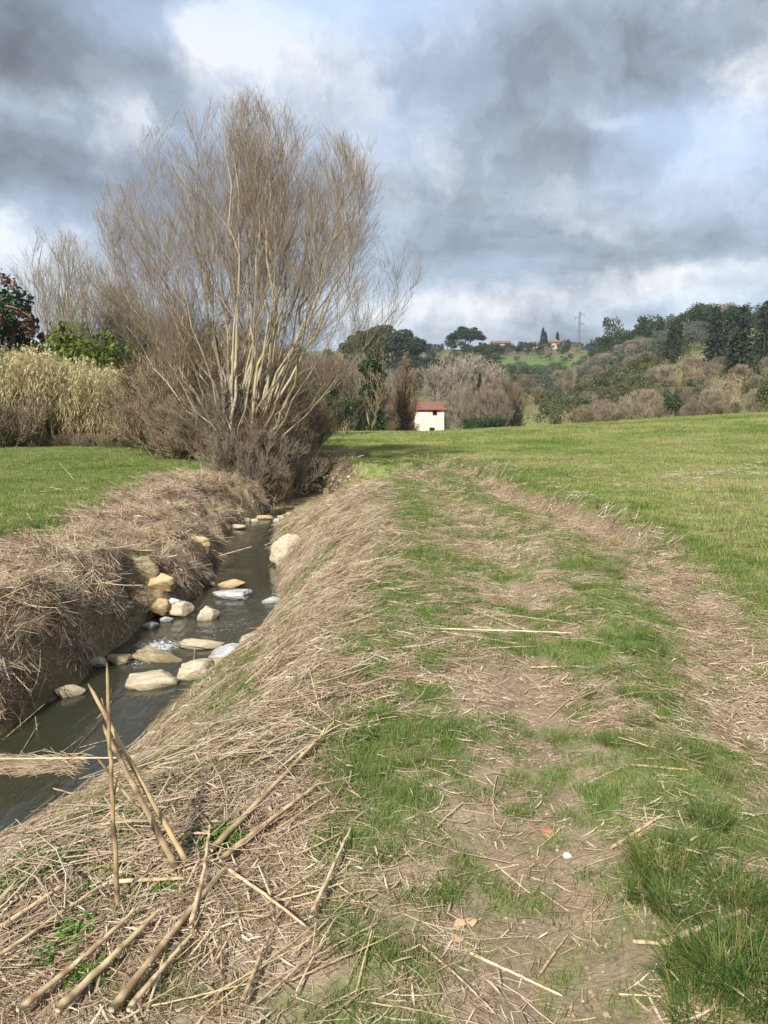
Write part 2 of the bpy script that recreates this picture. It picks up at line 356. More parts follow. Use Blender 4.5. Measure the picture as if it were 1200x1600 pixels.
for nm, mk in zones:
    q = Q[mk]; used, inv = np.unique(q, return_inverse=True)
    me = mesh_np(nm, GV[used], [inv.reshape(q.shape)], True, {'col': np.clip(col[used], 0.005, 1)}, [MG])
    me.normals_split_custom_set_from_vertices(GN[used].tolist())
    tag(ob(nm, me), kind='structure')

# ------------------------------------------------------------ water
def mat_water():
    m, T = mat_new('stream_water')
    pos = T.n('ShaderNodeNewGeometry').outputs['Position']
    mp = T.n('ShaderNodeMapping', {0: pos, 'Scale': (5.5, 1.8, 1)}).outputs[0]
    n1 = T.noise(mp, 1.6, 4, .55, .5).outputs[0]; n2 = T.noise(pos, 22, 3, .5).outputs[0]
    riff = T.n('ShaderNodeAttribute', attribute_name='riffle').outputs['Fac']
    h = T.m('ADD', T.m('MULTIPLY', n1, T.m('ADD', .35, T.m('MULTIPLY', riff, 1.3))), T.m('MULTIPLY', n2, T.m('ADD', .03, T.m('MULTIPLY', riff, .35))))
    bp = T.n('ShaderNodeBump', {'Strength': .35, 'Distance': .06, 'Height': h}).outputs[0]
    fr = T.n('ShaderNodeFresnel', {'IOR': 1.36, 'Normal': bp}).outputs[0]
    fr = T.m('MULTIPLY', T.m('ADD', fr, .03), 1.15, clamp=True)
    tr = T.n('ShaderNodeBsdfTransparent', {0: (.62, .60, .42)})
    df = T.n('ShaderNodeBsdfDiffuse', {0: (.085, .09, .06)})
    body = T.n('ShaderNodeMixShader', {0: .35, 1: tr, 2: df})
    gl = T.n('ShaderNodeBsdfGlossy', {0: (.93, .96, 1), 'Roughness': .045, 'Normal': bp})
    wb = T.n('ShaderNodeMixShader', {0: fr, 1: body, 2: gl})
    # foam where the water breaks over stones
    fn = T.noise(pos, 38, 4, .6, .8).outputs[0]; fm = T.m('MULTIPLY', T.m('SUBTRACT', T.m('ADD', fn, T.m('MULTIPLY', riff, .28)), .80), 9, clamp=True)
    fo = T.n('ShaderNodeBsdfDiffuse', {0: (.75, .8, .82)})
    finish(T, T.n('ShaderNodeMixShader', {0: T.m('MULTIPLY', fm, .8), 1: wb, 2: fo}))
    return m
wx = np.arange(-9, .2, .06); wy = np.arange(2, 24.3, .06)
WX, WY = np.meshgrid(wx, wy); wf = WX.ravel(); wg = WY.ravel(); wd = sdist(wf, wg)
wi = np.arange(len(wf)).reshape(WX.shape); WQ = np.stack([wi[:-1, :-1], wi[:-1, 1:], wi[1:, 1:], wi[1:, :-1]], -1).reshape(-1, 4)
WQ = WQ[wd[WQ].min(1) < .22]; us, inv = np.unique(WQ, return_inverse=True)
riff = np.zeros(len(wf))
for a, b, sx, sy, am in [(225, 1030, .22, .5, 1.0), (240, 1010, .3, .3, .7), (440, 930, .3, .5, .9), (390, 965, .8, .7, .45), (330, 985, .8, .6, .45), (270, 1010, .6, .5, .4), (160, 1110, .9, .9, .15), (395, 820, .4, .8, .5)]:
    p = at(a, b, z=WZ); riff += am * np.exp(-((wf - p[0]) / sx) ** 2 - ((wg - p[1]) / sy) ** 2)
wz = WZ + .02 * riff * (fbm(wf, wg, 7, 2, 41) - .5) * 2
me = mesh_np('water', np.stack([wf, wg, wz], -1)[us], [inv.reshape(WQ.shape)], True, {'riffle': np.clip(riff, 0, 1.3)[us]}, [mat_water()])
tag(ob('stream_water', me), kind='structure')

# ------------------------------------------------------------ materials for plants
def mat_plant(name, stops, rough=.7, transl=0.0, obj_w=.5, noise=None, spec=.25):
    m, T = mat_new(name)
    r = T.n('ShaderNodeAttribute', attribute_name='rnd').outputs['Fac']
    o = T.n('ShaderNodeObjectInfo').outputs['Random']
    f = T.m('ADD', T.m('MULTIPLY', r, 1 - obj_w), T.m('MULTIPLY', o, obj_w))
    if noise:
        pos = T.n('ShaderNodeNewGeometry').outputs['Position']
        f = T.m('ADD', f, T.m('MULTIPLY', T.m('SUBTRACT', T.noise(pos, noise[0], 4, .6).outputs[0], .5), noise[1]))
    n = len(stops); c = T.ramp(f, [((i + .5) / n if n > 1 else .5, s) for i, s in enumerate(stops)])
    b = T.n('ShaderNodeBsdfPrincipled', {'Base Color': c, 'Roughness': rough, 'Specular IOR Level': spec})
    if transl:
        b = T.n('ShaderNodeMixShader', {0: transl, 1: b, 2: T.n('ShaderNodeBsdfTranslucent', {0: c})})
    finish(T, b); return m
M_grass = mat_plant('grass_blade', [(.06, .12, .025), (.10, .19, .035), (.15, .245, .055), (.22, .26, .08), (.36, .32, .15)], .6, .4, .45, (1.0, .6))
M_lawn = mat_plant('lawn_blade', [(.10, .18, .035), (.155, .25, .05), (.22, .31, .075), (.31, .35, .12), (.40, .38, .18)], .6, .4, .4, (.45, 1.1))
M_meadow = mat_plant('meadow_blade', [(.11, .20, .04), (.185, .275, .06), (.28, .33, .095), (.39, .385, .16), (.50, .44, .24)], .6, .4, .4, (.22, 1.7))
M_tuft = mat_plant('tuft_blade', [(.04, .09, .02), (.065, .14, .028), (.11, .20, .04), (.18, .23, .065), (.38, .28, .11)], .55, .4, .15)
M_straw = mat_plant('dry_straw', [(.20, .135, .085), (.36, .265, .175), (.48, .365, .25), (.56, .455, .33), (.66, .57, .44)], .75, .1, .25, (2.6, 1.3))
M_weed = mat_plant('weed_leaf', [(.05, .12, .015), (.09, .21, .025), (.15, .30, .04)], .5, .3, .4)
M_cane = mat_plant('dry_cane', [(.26, .18, .10), (.50, .39, .23), (.66, .55, .37)], .6, 0, .3, (25, .7))
M_canedk = mat_plant('weathered_cane', [(.13, .09, .055), (.32, .235, .13), (.48, .37, .21)], .65, 0, .2, (14, 1.3))
M_bark = mat_plant('willow_bark', [(.19, .155, .11), (.30, .26, .19), (.41, .37, .28), (.38, .31, .18)], .85, 0, .0, (3.0, 1.4))
M_twig = mat_plant('willow_twig', [(.12, .085, .065), (.19, .145, .11), (.27, .22, .165), (.31, .24, .15)], .8, 0, .0, (1.0, .5))
M_thick = mat_plant('thicket_twig', [(.09, .062, .04), (.17, .125, .08), (.26, .195, .125), (.37, .31, .20)], .85, 0, .25)
M_pale = mat_plant('pale_twig', [(.20, .165, .13), (.32, .28, .22), (.42, .37, .29)], .85, 0, .3)
M_brown = mat_plant('brown_twig', [(.12, .09, .058), (.20, .155, .10), (.28, .225, .15)], .85, 0, .4)
M_greyt = mat_plant('grey_twig', [(.16, .135, .10), (.26, .22, .165), (.34, .29, .21)], .85, 0, .4)
M_ivy = mat_plant('ivy_leaf', [(.012, .03, .01), (.03, .06, .018), (.06, .095, .03)], .5, .1, .2)
M_oak = mat_plant('evergreen_leaf', [(.018, .034, .016), (.035, .058, .025), (.06, .085, .036)], .7, .1, .45)
M_pine = mat_plant('pine_needle', [(.016, .036, .014), (.03, .062, .022), (.055, .095, .03)], .7, .1, .2)
M_conif = mat_plant('conifer_needle', [(.012, .026, .014), (.024, .044, .022), (.045, .062, .03)], .7, .05, .4)
M_olive = mat_plant('olive_leaf', [(.05, .065, .045), (.09, .11, .075), (.14, .16, .115)], .7, .1, .4)
M_scrub = mat_plant('scrub_leaf', [(.045, .065, .025), (.085, .10, .04), (.13, .13, .06)], .7, .1, .5)
M_bamb = mat_plant('bamboo_leaf', [(.05, .08, .012), (.10, .14, .02), (.17, .19, .035)], .6, .3, .3)
M_reed = mat_plant('reed_blade', [(.33, .26, .14), (.50, .42, .24), (.62, .54, .33), (.42, .40, .20)], .75, .3, .4)
M_rust = mat_plant('rusty_leaf', [(.06, .035, .025), (.11, .068, .045), (.16, .11, .075)], .8, .1, .4)

# ------------------------------------------------------------ scatter through geometry nodes
hidden = {}
def scatter(name, x, y, variants, scale, rng, align=1.0, sink=0.0, label=None, z=None, rotz=None, kind='stuff'):
    n = len(x); N = normals(x, y); N = unit(N * align + np.array([0, 0, 1.]) * (1 - align))
    zz = hmap(x, y) if z is None else z
    th = rng.rand(n) * 2 * pi if rotz is None else rotz
    h = np.stack([np.cos(th), np.sin(th), 0 * th], -1); xa = unit(h - N * (N * h).sum(-1, keepdims=True)); ya = np.cross(N, xa)
    eu = np.stack([np.arctan2(ya[:, 2], N[:, 2]), -np.arcsin(np.clip(xa[:, 2], -1, 1)), np.arctan2(xa[:, 1], xa[:, 0])], -1)
    me = bpy.data.meshes.new(name + '_points'); me.vertices.add(n)
    me.vertices.foreach_set('co', np.stack([x, y, zz - sink], -1).astype(np.float32).ravel())
    a = me.attributes.new('rot', 'FLOAT_VECTOR', 'POINT'); a.data.foreach_set('vector', eu.astype(np.float32).ravel())
    a = me.attributes.new('scl', 'FLOAT', 'POINT'); a.data.foreach_set('value', np.broadcast_to(scale, (n,)).astype(np.float32))
    a = me.attributes.new('pick', 'INT', 'POINT'); a.data.foreach_set('value', rng.randint(0, len(variants), n).astype(np.int32))
    o = ob(name, me); tag(o, label, kind=kind)
    key = tuple(v.name for v in variants)
    if key not in hidden:
        c = bpy.data.collections.new(name + '_variants')
        for i, v in enumerate(variants):
            c.objects.link(bpy.data.objects.new('%s_piece_%02d' % (name, i), v))
        hidden[key] = c
    ng = bpy.data.node_groups.new(name + '_scatter', 'GeometryNodeTree')
    ng.interface.new_socket('Geometry', in_out='INPUT', socket_type='NodeSocketGeometry'); ng.interface.new_socket('Geometry', in_out='OUTPUT', socket_type='NodeSocketGeometry')
    nd = ng.nodes; lk = ng.links
    gi = nd.new('NodeGroupInput'); go = nd.new('NodeGroupOutput'); ci = nd.new('GeometryNodeCollectionInfo'); ci.inputs[0].default_value = hidden[key]; ci.inputs['Separate Children'].default_value = True
    ci.inputs['Reset Children'].default_value = True
    ip = nd.new('GeometryNodeInstanceOnPoints'); ip.inputs['Pick Instance'].default_value = True
    def na(t, s): q = nd.new('GeometryNodeInputNamedAttribute'); q.data_type = t; q.inputs[0].default_value = s; return q.outputs[0]
    e2r = nd.new('FunctionNodeEulerToRotation'); lk.new(na('FLOAT_VECTOR', 'rot'), e2r.inputs[0])
    lk.new(gi.outputs[0], ip.inputs['Points']); lk.new(ci.outputs[0], ip.inputs['Instance']); lk.new(na('INT', 'pick'), ip.inputs['Instance Index'])
    lk.new(e2r.outputs[0], ip.inputs['Rotation']); lk.new(na('FLOAT', 'scl'), ip.inputs['Scale']); lk.new(ip.outputs[0], go.inputs[0])
    md = o.modifiers.new('scatter', 'NODES'); md.node_group = ng
    return o

def blades(rng, n, rad_, h0, h1, w, lean=.5, seg=4, mat=None, curl=.6, name='grass'):
    r = rad_ * np.sqrt(rng.rand(n)); a = rng.rand(n) * 2 * pi; b = np.stack([r * np.cos(a), r * np.sin(a), 0 * a], -1)
    h = rng.uniform(h0, h1, n); da = a + rng.randn(n) * .9; le = lean * rng.rand(n) ** .7
    out = np.stack([np.cos(da), np.sin(da), 0 * da], -1); t = np.linspace(0, 1, seg)
    P = b[:, None] + h[:, None, None] * (t[None, :, None] * np.array([0, 0, 1.]) * (1 - curl * .45 * le[:, None, None] * t[None, :, None]) + out[:, None] * (le[:, None, None] * (t ** 1.7)[None, :, None]))
    P[:, 0, 2] -= .01
    Wd = w * rng.uniform(.6, 1.3, n)[:, None] * (1 - t[None] ** 1.5 * .93)
    sd = np.stack([-np.sin(da + rng.randn(n) * .5), np.cos(da), .0 * da], -1)
    V, Q = ribbons(P, Wd, unit(sd)); return V, Q, np.repeat(rng.rand(n), seg * 2)
def straws(rng, n, R, l0, l1, r, name, zmax=.03, align=.0):
    c = np.stack([rng.uniform(-R, R, n), rng.uniform(-R, R, n), rng.rand(n) ** 2 * zmax + r], -1)
    a = rng.randn(n) * .5 if align else rng.rand(n) * 2 * pi; L = rng.uniform(l0, l1, n); ti = rng.randn(n) * .10
    d = np.stack([np.cos(a), np.sin(a), ti], -1); pr = np.stack([-np.sin(a), np.cos(a), 0 * a], -1)
    t = np.linspace(-.5, .5, 4); bend = rng.randn(n) * .12
    P = c[:, None] + d[:, None] * L[:, None, None] * t[None, :, None] + pr[:, None] * (bend * L)[:, None, None] * (t ** 2)[None, :, None] * 4
    P[..., 2] = np.maximum(P[..., 2], r * .4)
    Rr = r * rng.uniform(.5, 1.6, n)[:, None] * np.array([1, 1, .9, .5])[None]
    V, Q = tubes(P, Rr, 3); V1, Q1, A1 = V, Q, np.repeat(rng.rand(n), 12)
    m = max(3, n // 3); c = np.stack([rng.uniform(-R, R, m), rng.uniform(-R, R, m), rng.rand(m) * zmax * .9 + .002], -1); a = rng.rand(m) * 2 * pi if not align else rng.randn(m) * .7
    d = np.stack([np.cos(a), np.sin(a), rng.randn(m) * .12], -1); sd = unit(np.stack([-np.sin(a), np.cos(a), rng.randn(m) * .5], -1)); L = rng.uniform(.3, .8, m) * l1 * .6; t = np.linspace(-.5, .5, 4)
    P = c[:, None] + d[:, None] * (L[:, None] * t)[..., None]; P[..., 2] = np.abs(P[..., 2] + (rng.randn(m, 1) * .05 * L[:, None]) * (1 - 4 * t ** 2))
    V2, Q2 = ribbons(P, np.broadcast_to(r * 2.6 * np.array([.5, 1, .9, .15]), (m, 4)) * rng.uniform(.3, 1.15, (m, 1)), sd)
    return np.concatenate([V1, V2]), np.concatenate([Q1, Q2 + len(V1)]), np.concatenate([A1, np.repeat(rng.rand(m), 8)])
rng = np.random.RandomState(3)
def gmesh(parts, name, mats):
    g = Geo()
    for V, Q, A, mi in parts: g.add(V, quads=Q, rnd=A, mi=mi)
    return g.mesh(name, mats)
grassN = [gmesh([(*blades(rng, 16, .05, .02, .065, .0016, 1.0), 0)], 'grass_near_%d' % i, [M_grass]) for i in range(6)]
lawnN = [gmesh([(*blades(rng, 40, .15, .025, .07, .0035, .8, 3), 0)], 'lawn_%d' % i, [M_lawn]) for i in range(5)]
meadN = [gmesh([(*blades(rng, 44, .17, .025, .085, .0042, .9, 3), 0)], 'meadow_%d' % i, [M_meadow]) for i in range(5)]
strawN = [gmesh([(*straws(rng, 18, .13, .05, .22, .0013, 's', .03), 0)], 'straw_%d' % i, [M_straw]) for i in range(5)]
strawA = [gmesh([(*straws(rng, 14, .15, .10, .42, .0021, 's', .06, 1), 0)], 'straw_along_%d' % i, [M_straw]) for i in range(5)]
strawF = [gmesh([(*straws(rng, 22, .2, .12, .5, .003, 's', .07), 0)], 'straw_far_%d' % i, [M_straw]) for i in range(4)]

def sample(y0, y1, dens, rng, ux=.60, xmin=-1e9, xmax=1e9):
    """uniform points in the part of the ground wedge between y0 and y1 m ahead"""
    A = ux * (y1 * y1 - y0 * y0) + 2 * .6 * (y1 - y0); n = int(A * dens)
    y = np.sqrt(rng.rand(n) * (y1 * y1 - y0 * y0) + y0 * y0); x = rng.uniform(-1, 1, n) * (ux * y + .6)
    k = (x > xmin) & (x < xmax); return x[k], y[k]
def covered(bands, fn, rng):
    xs, ys, sc = [], [], []
    for y0, y1, dens, s in bands:
        x, y = sample(y0, y1, dens, rng); C = cover(x, y); p = fn(x, y, C); k = rng.rand(len(x)) < p
        xs.append(x[k]); ys.append(y[k]); sc.append(s * rng.uniform(.65, 1.35, k.sum()))
    return np.concatenate(xs), np.concatenate(ys), np.concatenate(sc)
isR = lambda x, y: x > xc(y)
inTrack = lambda x, y: (x < rutR(y) + .55)
# sparse track / bank grass
x, y, s = covered([(1.2, 4, 1700, .75), (4, 8, 850, .95), (8, 14, 330, 1.5), (14, 26, 130, 2.2)], lambda x, y, C: np.where(isR(x, y) & (x < rutR(y) + .9) & (C[2] > .12), np.clip(C[0], .03, 1) ** 1.4 * .95, np.where(C[2] > .2, C[0] * .15 * (x < xc(y)), 0)), rng)
scatter('grass', x, y, grassN, s, rng, .8, label='short sparse green grass growing on the track and bank crest')
# right meadow and left meadow
def lawnp(x, y, C): return np.where((x < xc(y)) & (y < 34) & (C[2] > .9 * C[3]), C[0], 0)
x, y, s = covered([(6, 12, 220, .9), (12, 20, 150, 1.1), (20, 36, 70, 1.5)], lawnp, rng)
scatter('lawn_grass', x, y, lawnN, s, rng, .6, label='bright green grass of the meadow left of the stream')
def meadp(x, y, C): return np.where((x > rutR(y) + .3) | ((y > 21) & (x > -5)), C[0] * np.where(C[2] > .3, 1, 0), 0)
x, y, s = covered([(3, 7, 330, .6), (7, 12, 190, .75), (12, 20, 100, .95), (20, 36, 40, 1.3), (36, 64, 14, 1.8)], meadp, rng)
scatter('meadow_grass', x, y, meadN, s, rng, .6, label='yellow green meadow grass right of the track')
clump = [gmesh([(*blades(rng, 90, .14, .05, .17, .0045, .9, 4), 0)], 'meadow_clump_%d' % i, [M_meadow if i % 2 else M_lawn]) for i in range(4)]
x, y = sample(4, 60, 1.6, rng); C = cover(x, y); k = (C[0] > .6) & ((x > rutR(y) + .8) | (x < -4)) & (rng.rand(len(x)) < ss(.42, .62, fbm(x, y, .35, 3, 61)))
scatter('meadow_clumps', x[k], y[k], clump, rng.uniform(.6, 1.5, k.sum()), rng, .5, label='coarser grass clumps dotted through both meadows')
# straw
def strp(x, y, C): return np.where((C[2] > .10), np.clip(C[1], 0, 1) * np.where(isR(x, y), .28 + .62 * (1 - ss(.7, 1.6, C[2] / C[3])) + .18 * C[5], .45) * (1 - .5 * C[4] * (y < 8)), 0) * (y < 30)
x, y, s = covered([(1.2, 4, 560, .8), (4, 8, 400, 1.0), (8, 14, 220, 1.4), (14, 30, 70, 2.0)], strp, rng)
scatter('straw_litter', x, y, strawN, s, rng, 1, label='fine dry straw litter strewn over track and banks')
def strl(x, y, C): return np.where((C[2] > .12) & (y < 28), (C[1] > .35) * (1 - ss(.85, 1.35, C[2] / C[3])) * .8 * C[1], 0)
x, y, s = covered([(1.2, 4, 160, .8), (4, 8, 130, .9), (8, 14, 90, 1.1), (14, 28, 40, 1.5)], strl, rng)
scatter('dry_reed_litter', x, y, strawA, s, rng, .95, label='combed dry reed stems lying down the stream banks', rotz=1.0 + rng.randn(len(x)) * np.where(y < 6, .6, 1.5))
x, y = sample(6, 22, 45, rng, xmax=-2.6); C = cover(x, y); k = (x < xc(y)) & (C[2] > .15) & (C[2] < C[3] * 1.5) & (rng.rand(len(x)) < .75 * (1 - C[6]))
scatter('matted_straw', x[k], y[k], strawF, rng.uniform(.6, 1.3, k.sum()), rng, .7, label='matted grey brown dead reeds heaped on the left bank')

x = rng.uniform(-7, -2.4, 60000); y = rng.uniform(5.2, 22, 60000); C = cover(x, y); dens = np.interp(y, [5, 9, 22], [1, .6, .3]); k = (x < xc(y)) & (C[2] > .07) & (C[2] < .75) & (rng.rand(len(x)) < (1 - C[6]) * dens * .55 * ss(.40, .52, fbm(x, y, 1.6, 3, 55) + .12 * C[2]))
scatter('hanging_straw', x[k], y[k], strawA, rng.uniform(.6, 1.2, k.sum()), rng, .9, label='tangled straw hanging down the steep side of the left bank')
x, y = x[~k], y[~k]; C = cover(x, y); k = (x < xc(y)) & (C[2] > .1) & (C[2] < .7) & (rng.rand(len(x)) < .12)
scatter('bank_grass', x[k], y[k], grassN, rng.uniform(.8, 1.8, k.sum()), rng, .5, label='thin green shoots between the straw of the left bank')
# ------------------------------------------------------------ bare trees
def bez(C, t): t = np.asarray(t)[..., None]; return (1 - t) ** 2 * C[..., None, 0, :] + 2 * t * (1 - t) * C[..., None, 1, :] + t ** 2 * C[..., None, 2, :]
def bare(seed, H, R, env, n=(28, 12, 10, 4), r0=.06, spread=.25, L=(.0, .30, .15, .06), up=(.45, .35, .3), jit=.02, hmin=.25, pts=(12, 7, 5, 3), tilt=None, clip=1.0, skew=0.0, thin=(1, .42, .3, .45), minr=.0025, t0=.3, arc=0):
    """multi-stemmed bare tree; env(h/H)->radius fraction. returns list of (points, radii) per level"""
    rg = np.random.RandomState(seed); m = n[0]
    az = rg.rand(m) * 2 * pi + np.arange(m) * 2.4
    hf = hmin + (1 - hmin) * rg.rand(m) ** .75
    hf[:max(2, m // 4)] = rg.uniform(.86, 1.0, max(2, m // 4))
    rr = env(hf) * R * rg.uniform(.2, 1.0, m) ** .5
    if arc:   # outer half of the stems ends evenly on the crown's surface
        q = int(m * .6); hf[:q] = .36 + .6 * ((np.arange(q) * .618) % 1); rr[:q] = env(hf[:q]) * R * rg.uniform(.88, 1.02, q)
        az[:q] = np.where(np.arange(q) % 2, 0, pi) + rg.randn(q) * .8
        hf[q:q + m // 4] = rg.uniform(.86, 1., m // 4); rr[q:] = env(hf[q:]) * R * np.sqrt(rg.rand(m - q)) * .9
    base = np.stack([spread * rg.randn(m) * .6, spread * rg.randn(m) * .6, 0 * az], -1)
    end = np.stack([rr * np.cos(az), rr * np.sin(az), hf * H], -1)
    mid = base + (end - base) * np.stack([rg.uniform(.48, .66, m) - .05 * arc] * 2 + [rg.uniform(.38, .5, m) + .03 * arc], -1)
    C = np.stack([base, mid, end], 1); levels = []
    rad0 = r0 * rg.uniform(.55, 1.1, m) * (.6 + .4 * hf)
    for k in range(len(n)):
        M = len(C); t = np.linspace(0, 1, pts[k]); P = bez(C, np.broadcast_to(t, (M, pts[k])))
        ln = np.linalg.norm(C[:, 2] - C[:, 0], axis=-1)
        wob = rg.randn(M, pts[k], 3) * (jit * ln)[:, None, None]; wob[:, 0] = 0; P = P + wob
        Rr = rad0[:, None] * (1 - .82 * t[None]) ; levels.append((P, np.maximum(Rr, minr * (.8 if k > 2 else 1))))
        if k == len(n) - 1: break
        c = n[k + 1]; tt = rg.uniform(t0 if k == 0 else .15, .99, (M, c)); 
        S0 = bez(C, tt); T0 = unit(2 * (1 - tt[..., None]) * (C[:, None, 1] - C[:, None, 0]) + 2 * tt[..., None] * (C[:, None, 2] - C[:, None, 1]))
        rp = rg.randn(M, c, 3); rp = unit(rp - T0 * (rp * T0).sum(-1, keepdims=True))
        D = unit(T0 + rp * rg.uniform(.45, 1.15, (M, c, 1)) + np.array([0, 0, up[k]]))
        ln2 = H * L[k + 1] * rg.uniform(.5, 1.3, (M, c)) * (1.15 - .45 * tt)
        E = S0 + D * ln2[..., None] + np.array([0, 0, 1.]) * (ln2 * .22)[..., None]
        hh = np.clip(E[..., 2] / H, 0, 1.2); er = env(np.clip(hh, 0, 1)) * R * 1.05; bad = (np.hypot(E[..., 0], E[..., 1]) > er * clip + .02 * H) | (hh > 1.03)
        sc = np.where(bad, .35, 1.)[..., None]; E = S0 + (E - S0) * sc
        mid = S0 + D * (ln2[..., None] * .5 * sc)
        pr = np.interp(tt, [0, 1], [1, .18]) * rad0[:, None] 
        keep = rg.rand(M, c) < np.where(bad, .5, 1)
        C = np.stack([S0, mid, E], 2)[keep]; rad0 = (pr * rg.uniform(.6, 1, (M, c)) * thin[k + 1] * 1.6)[keep]; rad0 = np.maximum(rad0, minr * (1.5 - .3 * k))
    return levels
def tube_geo(levels, ks, idxs, rg, mis=None):
    g = Geo()
    for i in idxs:
        P, R = levels[i]; V, Q = tubes(P, R, ks[i]); g.add(V, quads=Q, rnd=np.repeat(rg.rand(len(P)), P.shape[1] * ks[i]), mi=0)
    return g
def tree_thing(name, loc, label, cat, parts, group=None, rz=0, scale=1):
    e = ob(name, None, loc=loc); e.rotation_euler = (0, 0, rz); e.scale = (scale,) * 3; e.empty_display_size = .2
    for pn, me in parts: ob(pn, me, e)
    tag(e, label, cat, group); return e
def copy_thing(src, loc, rz, scale, label, group=None):
    c = src.copy(); COL.objects.link(c); c.location = [float(v) for v in loc]; c.rotation_euler = (0, 0, rz); c.scale = tuple(scale) if np.ndim(scale) else (scale,) * 3
    if label: c['label'] = label
    if group: c['group'] = group
    for ch in src.children:
        k = ch.copy(); COL.objects.link(k); k.parent = c
    return c
envW = lambda h: np.interp(h, [0, .1, .25, .42, .6, .8, .92, 1.0], [.10, .27, .60, .90, 1.0, .84, .60, .20])
TB = ground(-4.15, 22.4); TB[2] -= .12
lv = bare(31, 10.2, 4.45, envW, arc=1, t0=.46, n=(52, 9, 10, 5), r0=.057, spread=.36, L=(0, .19, .10, .05), hmin=.5, jit=.010, minr=.0029, up=(.30, .34, .34), skew=.70)

lv = [(P + np.array([1., 0, 0]) * (.50 * ss(0, 6, P[..., 2]))[..., None], Q_) for P, Q_ in lv]
rg = np.random.RandomState(5)
low = bare(44, 10.7, 4.2, lambda h: np.interp(h, [0, .15, .3, .5, 1], [.5, .95, 1, .9, .3]), n=(7, 6, 6, 3), r0=.04, spread=.3, L=(0, .16, .08, .04), hmin=.14, jit=.014, minr=.0032, up=(.1, .1, .1))
low = [(P * np.array([1, 1, .5]), R) for P, R in low]
gs = tube_geo(lv, (7, 5, 4, 3), (0,), rg); gl = tube_geo(low, (6, 4, 3, 3), (0, 1), rg)
gb = tube_geo(lv, (7, 5, 3, 3), (1,), rg); gt = tube_geo(lv, (7, 5, 3, 3), (2, 3), rg); gt2 = tube_geo(low, (5, 4, 3, 3), (2, 3), rg)
tree_thing('willow_tree', TB, 'huge bare many-stemmed tree towering over the stream bend, wide rounded crown of fine twigs', 'tree',
           [('trunk', gs.mesh('trunk', [M_bark])), ('branch', gb.mesh('branch', [M_bark])), ('branch', gl.mesh('low_branch', [M_bark])), ('crown', gt.mesh('crown', [M_twig])), ('crown', gt2.mesh('low_twigs', [M_twig]))])

# ------------------------------------------------------------ foliage
def leafcloud(rg, C, R, n, size, squash=1.0, shell=.55, flat=0.0):
    """n leaf clumps (quads) spread round clump centres C (m,3) with radii R (m)"""
    i = rg.randint(0, len(C), n); d = unit(rg.randn(n, 3)); r = R[i] * (shell + (1 - shell) * rg.rand(n)) 
    p = C[i] + d * r[:, None] * np.array([1, 1, squash])
    a = unit(rg.randn(n, 3) * np.array([1, 1, 1 - flat])); b = unit(np.cross(a, rg.randn(n, 3))); s = size * rg.uniform(.5, 1.4, n)[:, None]
    V = np.stack([p - a * s, p + b * s * .55, p + a * s, p - b * s * .55], 1); Q = np.arange(n * 4).reshape(n, 4)
    return V.reshape(-1, 3), Q, np.repeat(np.clip(.5 + .28 * rg.randn(n), 0, 1), 4)
def stems_geo(rg, g, n, H, spread, r, mi=0, lean=.2, wob=.03, N=6, h0=0):
    a = rg.rand(n) * 2 * pi; rr = spread * np.sqrt(rg.rand(n)); b = np.stack([rr * np.cos(a), rr * np.sin(a), 0 * a + h0], -1)
    e = b + np.stack([lean * H * rg.randn(n) * .5, lean * H * rg.randn(n) * .5, H * rg.uniform(.6, 1, n)], -1); t = np.linspace(0, 1, N)
    P = b[:, None] + (e - b)[:, None] * t[None, :, None] + rg.randn(n, N, 3) * wob * H * (t > 0)[None, :, None]
    V, Q = tubes(P, np.broadcast_to(r * (1 - .7 * t)[None], (n, N)), 4); g.add(V, quads=Q, rnd=np.repeat(rg.rand(n), N * 4), mi=mi)
def bush(seed, H=1, W=1, n=900, size=.05, nc=14, mat=M_scrub, trunk=M_brown, name='bush', stems=5, h0=.25):
    rg = np.random.RandomState(seed); g = Geo()
    C = np.stack([rg.uniform(-1, 1, nc), rg.uniform(-1, 1, nc), rg.uniform(h0, .85, nc)], -1)
    q = np.hypot(C[:, 0], C[:, 1]); C[:, :2] *= (np.minimum(q, 1 - .5 * np.maximum(0, C[:, 2] - .4)) / np.maximum(q, .01))[:, None]; C = C * np.array([W * .36, W * .36, H])
    R = rg.uniform(.13, .24, nc) * min(H, W)
    V, Q, A = leafcloud(rg, C, R, n, size, .9); k = V.reshape(-1, 4, 3)[:, :, 2].min(1) > 0
    g.add(V, quads=Q[k], rnd=A, mi=1); stems_geo(rg, g, stems, H * .7, W * .06, .02 * H, 0, .35)
    return g.mesh(name, [trunk, mat])
def cypress(seed, H=1, W=.16, n=1300, mat=M_conif, size=.02):
    rg = np.random.RandomState(seed); g = Geo(); h = rg.rand(n) ** .9; rr = W / 2 * np.interp(h, [0, .08, .4, .8, 1], [.6, .9, 1, .55, .05]) * (.65 + .35 * rg.rand(n)); a = rg.rand(n) * 2 * pi
    C = np.stack([rr * np.cos(a), rr * np.sin(a), .03 + h * .97], -1) * np.array([1, 1, H])
    d = unit(np.stack([np.cos(a) * .3, np.sin(a) * .3, 0 * a + 1], -1) + .25 * rg.randn(n, 3)); b = unit(np.cross(d, rg.randn(n, 3))); s = size * rg.uniform(.6, 1.4, n)[:, None]
    V = np.stack([C - d * s, C + b * s * .5, C + d * s * 1.3, C - b * s * .5], 1).reshape(-1, 3); g.add(V, quads=np.arange(4 * n).reshape(n, 4), rnd=np.repeat(rg.rand(n), 4), mi=1)
    stems_geo(rg, g, 1, H * .9, .001, .02 * H, 0, .02, .004); return g.mesh('cypress', [M_brown, mat])
